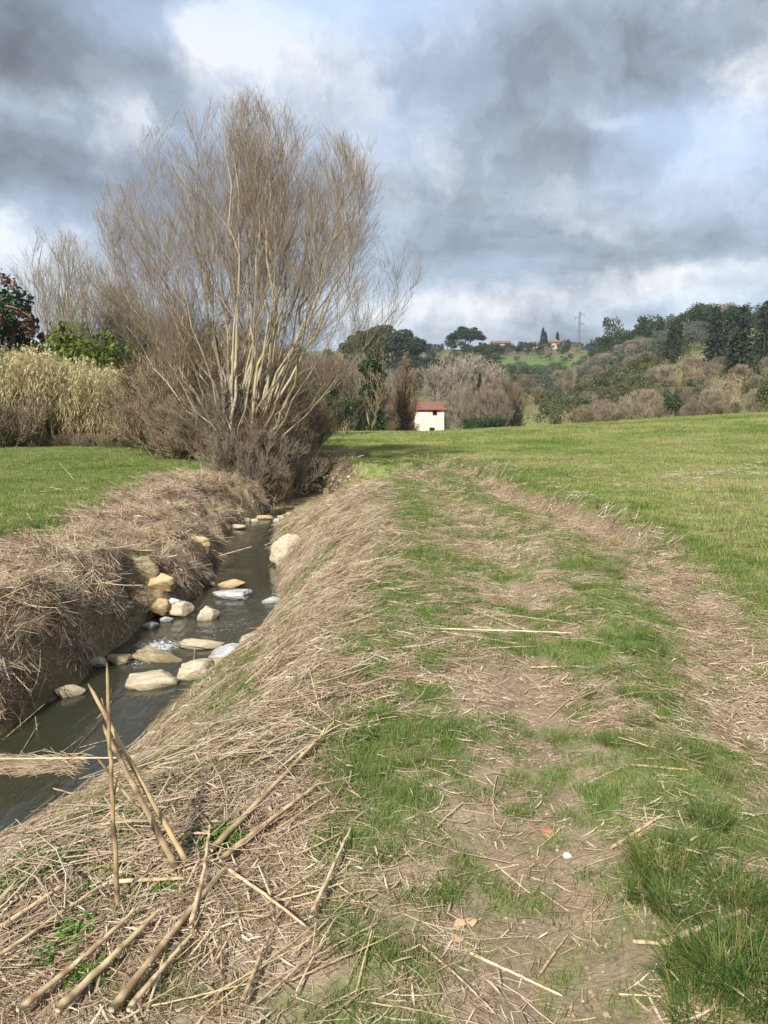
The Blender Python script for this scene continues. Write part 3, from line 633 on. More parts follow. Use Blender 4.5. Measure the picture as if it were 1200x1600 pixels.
def conifer(seed, n_t=16, mat=M_conif):
    """spreading cedar / fir, height 1"""
    rg = np.random.RandomState(seed); g = Geo(); stems_geo(rg, g, 1, .97, .001, .02, 0, .03, .004)
    for i in range(n_t):
        h = .10 + .86 * i / n_t; R = .30 * (1 - h) ** .8 * rg.uniform(.75, 1.15) + .03; nb = 6 + int(8 * (1 - h))
        for b in range(nb):
            a = rg.rand() * 2 * pi; L = R * rg.uniform(.7, 1.15); m = 14; t = rg.rand(m) ** .8
            P = np.stack([np.cos(a) * L * t, np.sin(a) * L * t, h + .05 * t - .09 * t ** 2 + rg.randn(m) * .008], -1)
            d = unit(np.array([np.cos(a), np.sin(a), -.35]) + .7 * rg.randn(m, 3)); q = unit(np.cross(d, rg.randn(m, 3))); s = .022 * rg.uniform(.6, 1.4, m)[:, None]
            g.add(np.stack([P - d * s, P + q * s * .6, P + d * s * 1.2, P - q * s * .6], 1).reshape(-1, 3), quads=np.arange(4 * m).reshape(m, 4), rnd=np.repeat(rg.rand(m), 4), mi=1)
    return g.mesh('conifer', [M_brown, mat])
def umbrella(seed):
    rg = np.random.RandomState(seed); g = Geo(); stems_geo(rg, g, 7, .72, .012, .014, 0, .32, .012)
    a = rg.rand(60) * 2 * pi; r = .42 * np.sqrt(rg.rand(60)); C = np.stack([r * np.cos(a), r * np.sin(a), .40 + .50 * (1 - (r / .46) ** 2) * (.45 + .55 * rg.rand(60)) + .01 * rg.randn(60)], -1)
    V, Q, A = leafcloud(rg, C, rg.uniform(.09, .13, 60), 13000, .02, .85); g.add(V, quads=Q, rnd=A, mi=1)
    return g.mesh('umbrella_pine', [M_brown, M_pine])
def bareshrub(seed, mat, W=.5, n=(11, 9, 7, 3), env=None, r0=.012, leaf=None, minr=.0016, hmin=.35, spread=.1, t0=.15, ks=(4, 3, 3, 3)):
    env = env or (lambda h: np.interp(h, [0, .2, .5, .8, 1], [.4, .8, 1, .85, .4]))
    lv_ = bare(seed, 1, W, env, n=n, r0=r0, spread=spread, L=(0, .32, .17, .09), hmin=hmin, jit=.022, minr=minr, t0=t0, pts=(7, 4, 3, 3), clip=1.35, up=(.15, .15, .2)); rg = np.random.RandomState(seed)
    g = tube_geo(lv_, ks, range(len(n)), rg)
    mats = [mat]
    if leaf:
        P = lv_[-1][0][:, 1]; n_ = min(len(P), leaf[1]); P = P[rg.permutation(len(P))[:n_]]
        V, Q, A = leafcloud(rg, P, np.full(n_, .02), n_, leaf[2]); g.add(V, quads=Q, rnd=A, mi=1); mats.append(leaf[0])
    return g.mesh('bare_shrub', mats)
def ivycol(seed, H=1, W=.25, top=.15, n=2600, twig=M_brown, leaf=M_ivy, size=.018, twn=(9, 8, 7)):
    rg = np.random.RandomState(seed); g = Geo()
    h = rg.rand(40); C = np.stack([rg.randn(40) * W * .18, rg.randn(40) * W * .18, .04 + h * (1 - top)], -1); C[:, :2] *= np.interp(C[:, 2], [0, .5, 1], [1.2, 1, .5])[:, None]
    V, Q, A = leafcloud(rg, C, np.full(40, W * .25), n, size, 1.1); g.add(V, quads=Q, rnd=A, mi=1)
    lv_ = bare(seed + 1, 1, W * .75, lambda h: np.interp(h, [0, .3, .7, 1], [.6, 1, .8, .3]), n=twn, r0=.012, spread=.02, L=(0, .25, .12), hmin=.4, minr=.0016, pts=(7, 4, 3)); 
    for P, R in lv_: V, Q = tubes(P, R, 3); g.add(V, quads=Q, rnd=np.repeat(rg.rand(len(P)), P.shape[1] * 3), mi=0)
    return g.mesh('ivy_tree', [twig, leaf])
def reedclump(seed, n=46, R=.22, lean=.12):
    rg = np.random.RandomState(seed); g = Geo(); a = rg.rand(n) * 2 * pi; r = R * np.sqrt(rg.rand(n)); b = np.stack([r * np.cos(a), r * np.sin(a), 0 * a], -1)
    H = rg.uniform(.6, 1, n); e = b + np.stack([rg.randn(n) * lean, rg.randn(n) * lean, H], -1); t = np.linspace(0, 1, 4)
    P = b[:, None] + (e - b)[:, None] * t[None, :, None]; P[..., :2] += (rg.randn(n, 1, 2) * .06) * (t ** 2)[None, :, None]
    V, Q = tubes(P, np.broadcast_to(.0035 * (1 - .5 * t), (n, 4)), 3); g.add(V, quads=Q, rnd=np.repeat(rg.rand(n) * .7, 12))
    m = n * 7; i = rg.randint(0, n, m); tt = rg.uniform(.25, 1, m); s0 = b[i] + (e[i] - b[i]) * tt[:, None]; aa = rg.rand(m) * 2 * pi; L = rg.uniform(.05, .15, m)
    o = np.stack([np.cos(aa), np.sin(aa), 0 * aa], -1); tq = np.linspace(0, 1, 3)
    P = s0[:, None] + o[:, None] * (L[:, None] * tq)[..., None] + np.array([0, 0, 1.]) * (L[:, None] * (.6 * tq - 1.1 * tq ** 2))[..., None]
    V, Q = ribbons(P, np.broadcast_to(.006 * np.array([1, .8, .15]), (m, 3)), np.stack([-np.sin(aa), np.cos(aa), 0 * aa], -1)); g.add(V, quads=Q, rnd=np.repeat(.3 + .7 * rg.rand(m), 6))
    m = n // 3; i = rg.permutation(n)[:m]; V, Q, A = leafcloud(rg, e[i] + np.array([0, 0, .02]), np.full(m, .022), m * 10, .016, 2.2, 0); g.add(V, quads=Q, rnd=.6 + .4 * A)
    return g.mesh('reed_clump', [M_reed])

# ---- placing helper: column px, distance Y, on the ground
def spot(px, Y, dx=0): 
    x = (px - 600) / F * (Y / math.cos(PIT)) * .995 + dx; return ground(x, Y)
def m_h(px_h, Y): return px_h / F * Y      # photograph pixels to metres at distance Y

# ------------------------------------------------------------ thickets left and behind the willow
reeds = [reedclump(60 + i) for i in range(4)]
rg = np.random.RandomState(17)
n = 300; px = rg.uniform(15, 228, n); yy = rg.uniform(34.6, 41, n); P = np.array([spot(a, b) for a, b in zip(px, yy)])
o = scatter('reed_bed', P[:, 0], P[:, 1], reeds, 3.5 * rg.uniform(.55, 1.15, n) * np.interp(px, [15, 60, 120, 190, 228], [1.12, 1.08, .98, .84, .66]), rg, 0, label='dense bed of tall tan dry reeds behind the left meadow', z=P[:, 2] + .3)
thick = [bareshrub(80 + i, M_thick, W=.62, n=(16, 10, 8, 4), minr=.0022, hmin=.2, spread=.2, r0=.011, leaf=(M_rust, 500, .013)) for i in range(4)]
def split_parts(me):
    mi = np.empty(len(me.polygons), np.int32); me.polygons.foreach_get('material_index', mi); ls = np.empty(len(mi), np.int32); me.polygons.foreach_get('loop_start', ls); lt = np.empty(len(mi), np.int32); me.polygons.foreach_get('loop_total', lt)
    vi = np.empty(len(me.loops), np.int32); me.loops.foreach_get('vertex_index', vi); co = np.empty(len(me.vertices) * 3, np.float32); me.vertices.foreach_get('co', co); co = co.reshape(-1, 3); rn = np.empty(len(co), np.float32); me.attributes['rnd'].data.foreach_get('value', rn)
    out = []
    for k, nm in enumerate(('trunk', 'crown', 'drooping_bough')[:len(me.materials)]):
        s_ = ls[(mi == k) & (lt == 4)]
        if not len(s_): continue
        q = vi[s_[:, None] + np.arange(4)]; us, inv = np.unique(q, return_inverse=True); out.append((nm, mesh_np(nm, co[us], [inv.reshape(q.shape)], True, {'rnd': rn[us]}, [me.materials[k]])))
    return out
def shrub_thing(name, me, p, rz, sc, label, cat, group=None):
    if cat == 'tree' and group is None and len(me.materials) > 1:
        o = tree_thing(name, p, label, cat, split_parts(me), None, rz); o.scale = sc if np.ndim(sc) else (sc,) * 3; return o
    o = ob(name, me, loc=p); o.rotation_euler = (0, 0, rz); o.scale = sc if np.ndim(sc) else (sc,) * 3; tag(o, label, cat, group); return o
base_sh = bareshrub(88, M_greyt, W=.8, n=(22, 8, 6, 3), minr=.0022, hmin=.2, spread=.3, r0=.010)
TH = [(360, 22.0, 1.5), (425, 21.9, 1.3), (395, 21.7, 1.7), (345, 22.6, 2.2), (440, 23.0, 2.2), (240, 29, 4.0), (288, 27, 4.9), (325, 30, 6.2), (262, 25.5, 3.6), (300, 24.5, 3.2), (340, 25, 4.2), (385, 28, 5.0), (430, 27.5, 3.8), (262, 33, 4.8), (455, 27, 2.9), (330, 23.3, 2.3), (368, 22.8, 2.6), (405, 22.6, 2.6), (345, 33, 7.0), (490, 31, 3.2), (425, 23.9, 2.0)]
for i, (a, b, h) in enumerate(TH):
    h *= .8 if b > 23.5 else 1
    shrub_thing('thicket_shrub', (thick[i % 4] if b > 23.2 or i % 2 else base_sh), spot(a, b) - np.array([0, 0, .1]), rg.rand() * 6, (h, h, h * rg.uniform(.85, 1.05)), 'reddish brown leafless shrub in the tangle around the foot of the big bare tree', 'shrub', 'brown shrubs tangled round the big tree')
ivb = [bush(101 + i, mat=M_ivy, n=1500, size=.03, name='ivy_bush') for i in range(2)]
for i, (a, b, h) in enumerate([(212, 31, 1.3), (235, 28.5, 1.5), (285, 26, 1.6), (330, 27, 1.8), (372, 24.5, 1.2), (440, 27, 1.4), (500, 45, 2.6), (470, 48, 3.2), (540, 50, 2.6)]):
    shrub_thing('evergreen_bush', ivb[i % 2], spot(a, b), rg.rand() * 6, h, 'low dark evergreen bush showing through the brown thicket', 'bush', 'dark bushes inside the thicket')
# dark brushwood at the far left under the reeds
brm = [bareshrub(120 + i, M_thick, W=.8, n=(18, 10, 7), minr=.003, hmin=.15, spread=.3, r0=.012, leaf=(M_ivy, 500, .02)) for i in range(3)]
for i in range(20):
    a = -30 + 12.5 * i; b = 33.2 + rg.rand() * 1.2 - .012 * max(0, a - 100); h = (2.4 if i < 6 else .7) * rg.uniform(.8, 1.15)
    shrub_thing('bramble', brm[i % 3], spot(a, b) - np.array([0, 0, .1]), rg.rand() * 6, (h * 1.1, h, h), 'low dark tangle of brambles along the back of the left meadow', 'bramble', 'brambles along the left meadow edge')
for i, (a, b, h) in enumerate([(-25, 37, 5.2), (10, 38, 4.2), (-40, 35, 3.2), (30, 36, 2.6)]):
    shrub_thing('evergreen_bush', ivb[i % 2], spot(a, b), rg.rand() * 6, (h * .9, h * .9, h), 'dark green ivy covered bush at the left edge behind the meadow', 'bush', 'dark bushes at the left edge')
# leaning dark tree at left edge with drooping rusty boughs
g = Geo(); rq = np.random.RandomState(9); stems_geo(rq, g, 4, .8, .03, .018, 0, .18, .01)
Cc = np.stack([rq.randn(26) * .10, rq.randn(26) * .1, rq.uniform(.1, .82, 26)], -1); V, Q, A = leafcloud(rq, Cc, rq.uniform(.07, .13, 26), 3600, .018); g.add(V, quads=Q, rnd=A, mi=1)
for k in range(9):
    a0 = rq.uniform(-.9, .9); L = rq.uniform(.18, .30); h0 = rq.uniform(.45, .95); t = np.linspace(0, 1, 6)
    P = np.stack([np.cos(a0) * L * t, np.sin(a0) * L * t, h0 + .12 * t - .16 * t ** 2], -1)[None]; V, Q = tubes(P, (.008 * (1 - .7 * t))[None], 4); g.add(V, quads=Q, rnd=.4, mi=0)
    V, Q, A = leafcloud(rq, P[0, 2:] - np.array([0, 0, .02]), np.full(4, .035), 160, .013, 1.3, .1); g.add(V, quads=Q, rnd=A, mi=2)
o = shrub_thing('ivy_tree', g.mesh('ivy_tree', [M_brown, M_ivy, M_rust]), spot(-2, 40), 0, 9.6, 'dark ivy clad tree with drooping rusty boughs at the left edge', 'tree')
# bamboo hedge
bam = [bush(140 + i, mat=M_bamb, n=1600, size=.035, name='bamboo', nc=18, h0=.3) for i in range(2)]
for i, (a, b, h) in enumerate([(58, 49, 5.2), (85, 50, 6.6), (110, 50, 6.4), (135, 49, 6.4), (158, 50, 6.0)]):
    shrub_thing('bamboo_clump', bam[i % 2], spot(a, b), i * 1.3, (h * .85, h * .85, h + .6), 'yellow green bamboo clump showing above the dry reeds', 'bamboo', 'bamboo clumps above the reeds')
# two poplars with ivied trunks + thin ones behind
def poplar(seed, H, Wd, loc, label, ivy_h, n=(11, 8, 7, 3)):
    lv_ = bare(seed, H, Wd, lambda h: np.interp(h, [0, .3, .55, .8, 1], [.1, .55, 1, .85, .3]), n=n, r0=.12, spread=.12, L=(0, .26, .12, .05), hmin=.55, minr=.007, t0=.4, jit=.012)
    rq = np.random.RandomState(seed); tr = tube_geo(lv_, (6, 4, 3, 3), (0,), rq).mesh('trunk', [M_greyt]); cr = tube_geo(lv_, (6, 4, 3, 3), (1, 2, 3), rq).mesh('crown', [M_greyt])
    g = Geo(); m = 40; P0 = lv_[0][0]; C = np.array([P0[i % len(P0)][rq.randint(0, 5)] for i in range(m)]); C = C[C[:, 2] < ivy_h]; C = np.concatenate([C, np.stack([rq.randn(14) * .25, rq.randn(14) * .25, rq.uniform(.5, ivy_h, 14)], -1)])
    V, Q, A = leafcloud(rq, C, rq.uniform(.3, .65, len(C)), 4200, .13); g.add(V, quads=Q, rnd=A)
    return tree_thing('poplar_tree', loc, label, 'tree', [('trunk', tr), ('crown', cr), ('ivy', g.mesh('ivy', [M_ivy]))])
poplar(201, 15.2, 4.2, spot(103, 60), 'left of two bare trees with ivy up the trunk, above the reeds', 10.2)
poplar(202, 14.6, 3.9, spot(140, 60), 'right of two bare trees with ivy up the trunk, forked crown', 8.2)
thin = [bareshrub(210 + i, M_greyt, W=.24, n=(9, 11, 9, 4), env=lambda h: np.interp(h, [0, .3, .6, 1], [.2, .7, 1, .4]), minr=.0009, hmin=.6, spread=.01, r0=.012, t0=.35) for i in range(3)]
for i, (a, b, h) in enumerate([(190, 64, 11.8), (218, 66, 10.6), (70, 66, 7), (262, 66, 9.5)]):
    shrub_thing('slender_tree', thin[i % 3], spot(a, b), rg.rand() * 6, h, 'slender leafless tree in the hazy row left of the big bare tree', 'tree', 'slender bare trees behind the thicket')

# ------------------------------------------------------------ wood behind the meadow
shr = [bareshrub(230 + i, M_brown, W=.42, n=(12, 9, 8, 4), minr=.0028, hmin=.3, spread=.15, r0=.011) for i in range(4)]
gre = [bareshrub(240 + i, M_greyt, W=.42, n=(12, 9, 8, 4), minr=.0026, hmin=.3, spread=.15, r0=.011) for i in range(4)]
pal = [bareshrub(250 + i, M_pale, W=.52, n=(9, 10, 9, 5), minr=.0026, hmin=.45, spread=.05, r0=.018) for i in range(3)]
for i in range(46):
    a = rg.uniform(425, 705); b = rg.uniform(84, 118); top = np.interp(a, [425, 540, 600, 640, 710], [540, 560, 600, 610, 600]) + rg.uniform(0, 34)
    if 640 < a: a -= 60
    if abs(a - 584) < 20 or abs(a - 632) < 22: b = rg.uniform(98, 118)
    p = spot(a, b); h = max(2.5, at(a, top, Y=b)[2] - p[2])
    me = (shr + gre)[rg.randint(0, 8)] if a < 640 or i % 2 else gre[i % 4]
    shrub_thing('bare_tree', me, p, rg.rand() * 6, (h * .8, h * .8, h), 'leafless grey brown tree in the wood behind the meadow, left of the farmhouse', 'tree', 'bare trees in the wood behind the meadow')
def place_top(px, Y, top, base=None): p = spot(px, Y); return p, at(px, top, Y=Y)[2] - p[2]
p, h = place_top(584, 76, 522); shrub_thing('ivy_tree', ivycol(301, W=.27, top=.05, n=5200, leaf=M_ivy, twig=M_thick, size=.016), p, 0, h, 'tall tree smothered in dark ivy at the edge of the meadow', 'tree')
g = ivycol(303, W=.30, top=.05, n=4600, leaf=M_rust, twig=M_thick, size=.012, twn=(14, 12, 9)); p, h = place_top(632, 84, 566); shrub_thing('rusty_tree', g, p, 0, h, 'rusty brown conical tree just left of the farmhouse', 'tree')
p, h = place_top(715, 175, 556); shrub_thing('pale_tree', pal[0], p, 0, (h * 1.5, h * 1.5, h), 'wide pale leafless tree rising behind the farmhouse', 'tree')
for a, b, t in [(700, 165, 572), (742, 180, 566), (690, 172, 585), (760, 178, 585), (592, 120, 578)]:
    p, h = place_top(a, b, t); shrub_thing('pale_tree', pal[rg.randint(0, 3)], p, rg.rand() * 6, (h * 1.1, h * 1.1, h), 'smaller pale grey leafless tree beside the wide pale tree', 'tree', 'smaller pale trees behind the farmhouse')
p, h = place_top(747, 112, 584); shrub_thing('cypress_tree', cypress(310, W=.15, n=2600, size=.016), p, 0, h, 'slim dark cypress standing right of the farmhouse', 'tree')
for a, b, t, k in [(712, 128, 612, 2), (726, 122, 605, 2), (737, 118, 600, 2), (765, 110, 600, 0), (778, 112, 596, 0), (790, 114, 600, 0), (755, 108, 612, 0), (800, 118, 618, 0), (770, 105, 610, 2)]:
    p, h = place_top(a, b, t); shrub_thing('bare_tree', (shr if k == 0 else gre)[rg.randint(0, 4)], p, rg.rand() * 6, (h * .75, h * .75, h), 'reddish brown leafless tree in the clump right of the farmhouse' if k == 0 else 'thin grey leafless tree just right of the farmhouse', 'tree', 'brown trees right of the farmhouse' if k == 0 else 'thin grey trees right of the farmhouse')
for a, b in [(735, 100), (750, 98), (765, 100), (738, 104), (772, 102)]:
    shrub_thing('evergreen_bush', ivb[0], spot(a, b), rg.rand() * 6, 3.4, 'low dark bush at the foot of the slim cypress', 'bush', 'dark bushes under the slim cypress')

# ------------------------------------------------------------ farmhouse
def mat_stone_wall():
    m, T = mat_new('plaster_wall'); pos = T.n('ShaderNodeTexCoord').outputs['Object']
    n = T.noise(pos, .9, 6, .7).outputs[0]; n2 = T.noise(pos, 4, 4, .7).outputs[0]
    c = T.ramp(T.m('ADD', T.m('MULTIPLY', n, .6), T.m('MULTIPLY', n2, .4)), [(.36, (.45, .30, .22)), (.46, (.68, .54, .44)), (.58, (.82, .74, .66))])
    finish(T, T.n('ShaderNodeBsdfPrincipled', {'Base Color': c, 'Roughness': .9})); return m
def mat_plain(name, c, rough=.8, nz=None, metal=0):
    m, T = mat_new(name)
    if nz:
        pos = T.n('ShaderNodeTexCoord').outputs['Object']; f = T.noise(pos, nz[0], 5, .65).outputs[0]
        cc = T.ramp(f, [(.3, tuple(v * (1 - nz[1]) for v in c)), (.7, tuple(min(1, v * (1 + nz[1])) for v in c))])
    else: cc = c
    finish(T, T.n('ShaderNodeBsdfPrincipled', {'Base Color': cc, 'Roughness': rough, 'Metallic': metal})); return m
M_wall = mat_stone_wall(); M_dull = mat_plain('dull_plaster', (.42, .34, .28), .9, (1, .2)); M_tile = mat_plain('clay_tile', (.20, .09, .065), .9, (1.5, .35)); M_wood = mat_plain('old_wood', (.11, .06, .035), .8, (3, .3)); M_glass = mat_plain('dark_glass', (.02, .02, .025), .2)
def box(g, c, s, rnd=.5, mi=0, rz=0):
    v = np.array([[x, y, z] for x in (-.5, .5) for y in (-.5, .5) for z in (-.5, .5)]) * np.array(s); 
    if rz: v = v @ np.array([[math.cos(rz), math.sin(rz), 0], [-math.sin(rz), math.cos(rz), 0], [0, 0, 1]])
    g.add(v + np.array(c), quads=[[0, 1, 3, 2], [4, 6, 7, 5], [0, 4, 5, 1], [2, 3, 7, 6], [0, 2, 6, 4], [1, 5, 7, 3]], rnd=rnd, mi=mi); return g
def simple(name, me_geo, mats, parent): return ob(name, me_geo.mesh(name, mats, False), parent)
def house(name, loc, rz, Wd, D, H, roofh, label, wins, wall=M_wall, chim=True):
    e = ob(name, None, loc=loc); e.rotation_euler = (0, 0, rz); tag(e, label, 'house')
    # walls as a shell of four with real openings in the front
    g = Geo(); cols = sorted({-Wd / 2, Wd / 2} | {w[0] - w[2] / 2 for w in wins} | {w[0] + w[2] / 2 for w in wins}); rows = sorted({0, H} | {w[1] for w in wins} | {w[1] + w[3] for w in wins})
    for i in range(len(cols) - 1):
        for j in range(len(rows) - 1):
            cx, cz = (cols[i] + cols[i + 1]) / 2, (rows[j] + rows[j + 1]) / 2
            if any(abs(cx - w[0]) < w[2] / 2 and w[1] < cz < w[1] + w[3] for w in wins): continue
            box(g, (cx, -D / 2 + .2, cz), (cols[i + 1] - cols[i], .4, rows[j + 1] - rows[j]))
    box(g, (0, D / 2 - .2, H / 2), (Wd, .4, H)); box(g, (-Wd / 2 + .2, 0, H / 2), (.4, D - .8, H)); box(g, (Wd / 2 - .2, 0, H / 2), (.4, D - .8, H))
    simple('wall', g, [wall], e)
    for w in wins:
        kind = 'door' if len(w) > 4 else 'window'
        g = Geo(); box(g, (w[0], -D / 2 + .28, w[1] + w[3] / 2), (w[2], .06, w[3])); f = simple(kind, g, [M_wood if kind == 'door' else M_glass], e)
        g = Geo(); box(g, (w[0], -D / 2 + .12, w[1] + w[3] - .05), (w[2] - .01, .1, .1)); box(g, (w[0], -D / 2 + .12, w[1] + .05), (w[2] - .01, .1, .1)); box(g, (w[0] - w[2] / 2 + .05, -D / 2 + .12, w[1] + w[3] / 2), (.09, .1, w[3] - .22)); box(g, (w[0] + w[2] / 2 - .05, -D / 2 + .12, w[1] + w[3] / 2), (.09, .1, w[3] - .22))
        simple('frame', g, [M_wood], f)
    # roof: two slopes of tile courses (rows of half-round tiles as joined relief)
    g = Geo(); ov = .5; n = 22
    for sgn in (-1, 1):
        a = np.array([0, 0, H + roofh]); b = np.array([0, sgn * (D / 2 + ov), H - .12]); xs = np.linspace(-Wd / 2 - ov, Wd / 2 + ov, n * 4 + 1); zz = .05 * np.abs(np.sin(np.arange(n * 4 + 1) * pi / 4)) 
        V = np.concatenate([np.stack([xs, 0 * xs + a[1], a[2] + zz], -1), np.stack([xs, 0 * xs + b[1], b[2] + zz], -1), np.stack([xs, 0 * xs + b[1], b[2] - .12 + 0 * zz], -1)])
        m = n * 4 + 1; i = np.arange(m - 1); g.add(V, quads=np.concatenate([np.stack([i, i + 1, i + 1 + m, i + m], -1), np.stack([i + m, i + 1 + m, i + 1 + 2 * m, i + 2 * m], -1)]))
    for sx in (-1, 1): g.add([[sx * (Wd / 2 - .02), -D / 2 + .01, H], [sx * (Wd / 2 - .02), D / 2 - .01, H], [sx * (Wd / 2 - .02), 0, H + roofh - .06]], tris=[[0, 1, 2]])
    rf = simple('roof', g, [M_tile], e)
    if not chim: return e
    g = Geo(); box(g, (Wd * .2, .4, H + roofh * .9 + .35), (.6, .5, 1.0)); box(g, (Wd * .2, .4, H + roofh * .9 + .9), (.75, .65, .1)); simple('chimney', g, [wall], rf); return e
hp = spot(673, 132); hp[2] -= .3
house('farmhouse', hp, rad(-14), 5.6, 6.5, 5.5, 1.15, 'old pale plastered farmhouse with a red tiled roof beyond the meadow', [(1.2, 4.3, .8, .9), (.75, 1.0, .95, 1.3), (-1.3, 0, 1.0, 1.6, 1)], chim=False)
p = hit(838, 541); p2 = spot(838, p[1] if p is not None else 420)
house('hilltop_house', spot(833, 436), rad(10), 9, 7, 2.6, 1.2, 'small dull house low among trees on the left of the ridge', [(-2, 1, .9, 1.1), (1, 1, .9, 1.1)], wall=M_dull)
house('hilltop_house', spot(857, 437), rad(-5), 9, 7, 4.0, 1.3, 'larger pink house on the ridge beside the dark cypresses', [(-3, 1, 1, 1.3), (0, 1, 1, 1.3), (3, 1, 1, 1.3)], wall=M_dull)
house('hilltop_house', spot(778, 438), rad(0), 10, 7, 3.6, 1.4, 'low house almost hidden in trees at the centre of the ridge', [(-2, 1, .9, 1.1), (2, 1, .9, 1.1)], wall=M_dull)

# ------------------------------------------------------------ power mast on the ridge
M_steel = mat_plain('galvanised_steel', (.24, .26, .28), .5, None, .6)
p, h = place_top(897, 432, 487); e = ob('power_mast', None, loc=p); tag(e, 'tall grey lattice power mast on the skyline', 'pylon')
g = Geo()
def bar(g, a, b, r=.09, mi=0):
    P = np.array([[a, b]], float); V, Q = tubes(P, np.full((1, 2), r), 5); g.add(V, quads=Q, mi=mi)
for k in range(4):
    sx, sy = (1, 1, -1, -1)[k], (1, -1, -1, 1)[k]; bar(g, (sx * .7, sy * .7, 0), (sx * .28, sy * .28, h), .14)
nb = 14
for i in range(nb):
    z0, z1 = h * i / nb, h * (i + 1) / nb; r0_, r1_ = .7 - .42 * i / nb, .7 - .42 * (i + 1) / nb
    for k in range(4):
        c = [(1, 1), (1, -1), (-1, -1), (-1, 1)]; a, b = c[k], c[(k + 1) % 4]; bar(g, (a[0] * r0_, a[1] * r0_, z0), (b[0] * r1_, b[1] * r1_, z1), .07)
ob('mast', g.mesh('mast', [M_steel]), e)
for hz, sd in ((.93, 1), (.86, -1), (.70, 1)):
    g = Geo(); z = h * hz; bar(g, (0, 0, z), (sd * 2.6, 0, z), .16); bar(g, (0, 0, z + .8), (sd * 2.5, 0, z), .09); ar = ob('cross_arm', g.mesh('cross_arm', [M_steel]), e)
    g = Geo(); 
    for q in range(4): bar(g, (sd * 2.5, 0, z - .2 - q * .28), (sd * 2.5, 0, z - .38 - q * .28), .14)
    ob('insulator', g.mesh('insulator', [M_glass]), ar)

# ------------------------------------------------------------ hillside trees
oak = [bush(330 + i, H=1, W=1, n=1500, size=.035, nc=20, mat=M_oak, name='oak', h0=.3) for i in range(5)]
oli = [bush(350 + i, H=1, W=1.05, n=1000, size=.035, nc=14, mat=M_olive, name='olive', h0=.35) for i in range(4)]
scr = [bush(370 + i, H=1, W=1.2, n=900, size=.04, nc=14, mat=M_scrub, name='scrub', h0=.15) for i in range(4)]
con = [conifer(390 + i) for i in range(3)]; cyp = [cypress(395 + i, W=.2, n=700, size=.035) for i in range(2)]
p, h = place_top(607, 330, 505); shrub_thing('umbrella_pine', umbrella(400), p, 0, (h * 1.65, h * 1.65, h * 1.05), 'wide umbrella pine on the ridge behind the ivy clad tree', 'tree')
p, h = place_top(570, 345, 512); shrub_thing('umbrella_pine', umbrella(402), p, 2, (h * 1.4, h * 1.4, h), 'umbrella pine merging with the left side of the wide pine', 'tree')
p, h = place_top(725, 420, 508); shrub_thing('umbrella_pine', umbrella(401), p, 1, (h * 1.6, h * 1.6, h * 1.05), 'round umbrella pine alone on the skyline in the centre', 'tree')
def fill(name, meshes, n, region, size, label, cat, group, seed, sq=(.85, 1.25), mind=0):
    """trees scattered over a hillside area given by column and distance limits"""
    rq = np.random.RandomState(seed); placed = []
    tries = 0
    while len(placed) < n and tries < n * 30:
        tries += 1; a, b = region(rq)
        p = spot(a, b); hgt = rq.uniform(*size)
        if any((p[0] - q[0]) ** 2 + (p[1] - q[1]) ** 2 < (mind * hgt) ** 2 for q in placed): continue
        placed.append(p); w = hgt * rq.uniform(*sq)
        shrub_thing(name, meshes[rq.randint(0, len(meshes))], p - np.array([0, 0, .05 * hgt]), rq.rand() * 6, (w, w, hgt), label, cat, group)
U = lambda r, a, b: r.uniform(a, b)
fill('evergreen_tree', oak, 70, lambda r: (U(r, 930, 1290), U(r, 285, 345)), (7, 12), 'dark evergreen tree in the wood along the right ridge', 'tree', 'dark trees on the right ridge', 1, mind=.35)
fill('evergreen_tree', oak, 42, lambda r: (U(r, 640, 775), U(r, 290, 385)), (5, 8), 'dark evergreen tree on the slope below the round umbrella pine', 'tree', 'dark trees below the umbrella pines', 2, mind=.35)
fill('evergreen_tree', oak, 34, lambda r: (U(r, 410, 660), U(r, 270, 400)), (5, 8), 'dark evergreen tree on the hill behind the big bare tree', 'tree', 'dark trees on the hill behind the big tree', 3, mind=.35)
fill('evergreen_tree', oak, 75, lambda r: (U(r, 640, 930), U(r, 396, 442)), (3, 6), 'small dark tree on the skyline in the centre', 'tree', 'small trees along the centre skyline', 4, mind=.3)
fill('olive_tree', oli, 34, lambda r: (U(r, 735, 925), U(r, 318, 420)), (3.6, 5.2), 'round grey green olive tree on the bright green terrace', 'tree', 'olive trees on the green terraces', 5, mind=1.7)
fill('olive_tree', oli, 95, lambda r: (U(r, 905, 1090), U(r, 215, 290)), (4, 5.6), 'grey green olive tree in the dense grove under the right ridge', 'tree', 'olive trees in the dense grove', 6, mind=.6)
fill('olive_tree', oli, 120, lambda r: (U(r, 600, 870), U(r, 190, 330)), (4, 6), 'grey green olive tree on the slope above the farmhouse', 'tree', 'olive trees above the farmhouse', 7, mind=.6)
fill('scrub_bush', scr, 90, lambda r: (U(r, 845, 1010), U(r, 122, 200)), (3.2, 5.4), 'grey green bush massed on the lower right slope', 'bush', 'green bushes on the lower slope', 8, mind=.4)
fill('bare_shrub', shr[:2] + gre[:3], 110, lambda r: (U(r, 900, 1260), U(r, 84, 165)), (1.8, 4.6), 'leafless shrub on the scrubby slope just behind the right meadow', 'shrub', 'brown shrubs behind the right meadow', 9, mind=.3)
fill('bare_shrub', gre, 40, lambda r: (U(r, 860, 1010), U(r, 205, 300)), (3.5, 6), 'grey brown leafless shrub on the middle slope', 'shrub', 'grey shrubs on the middle slope', 10, mind=.4)
fill('bare_shrub', shr, 26, lambda r: (U(r, 620, 850), U(r, 170, 262)), (4, 7), 'brown leafless shrub on the slope behind the farmhouse', 'shrub', 'brown shrubs behind the farmhouse', 15, mind=.4)
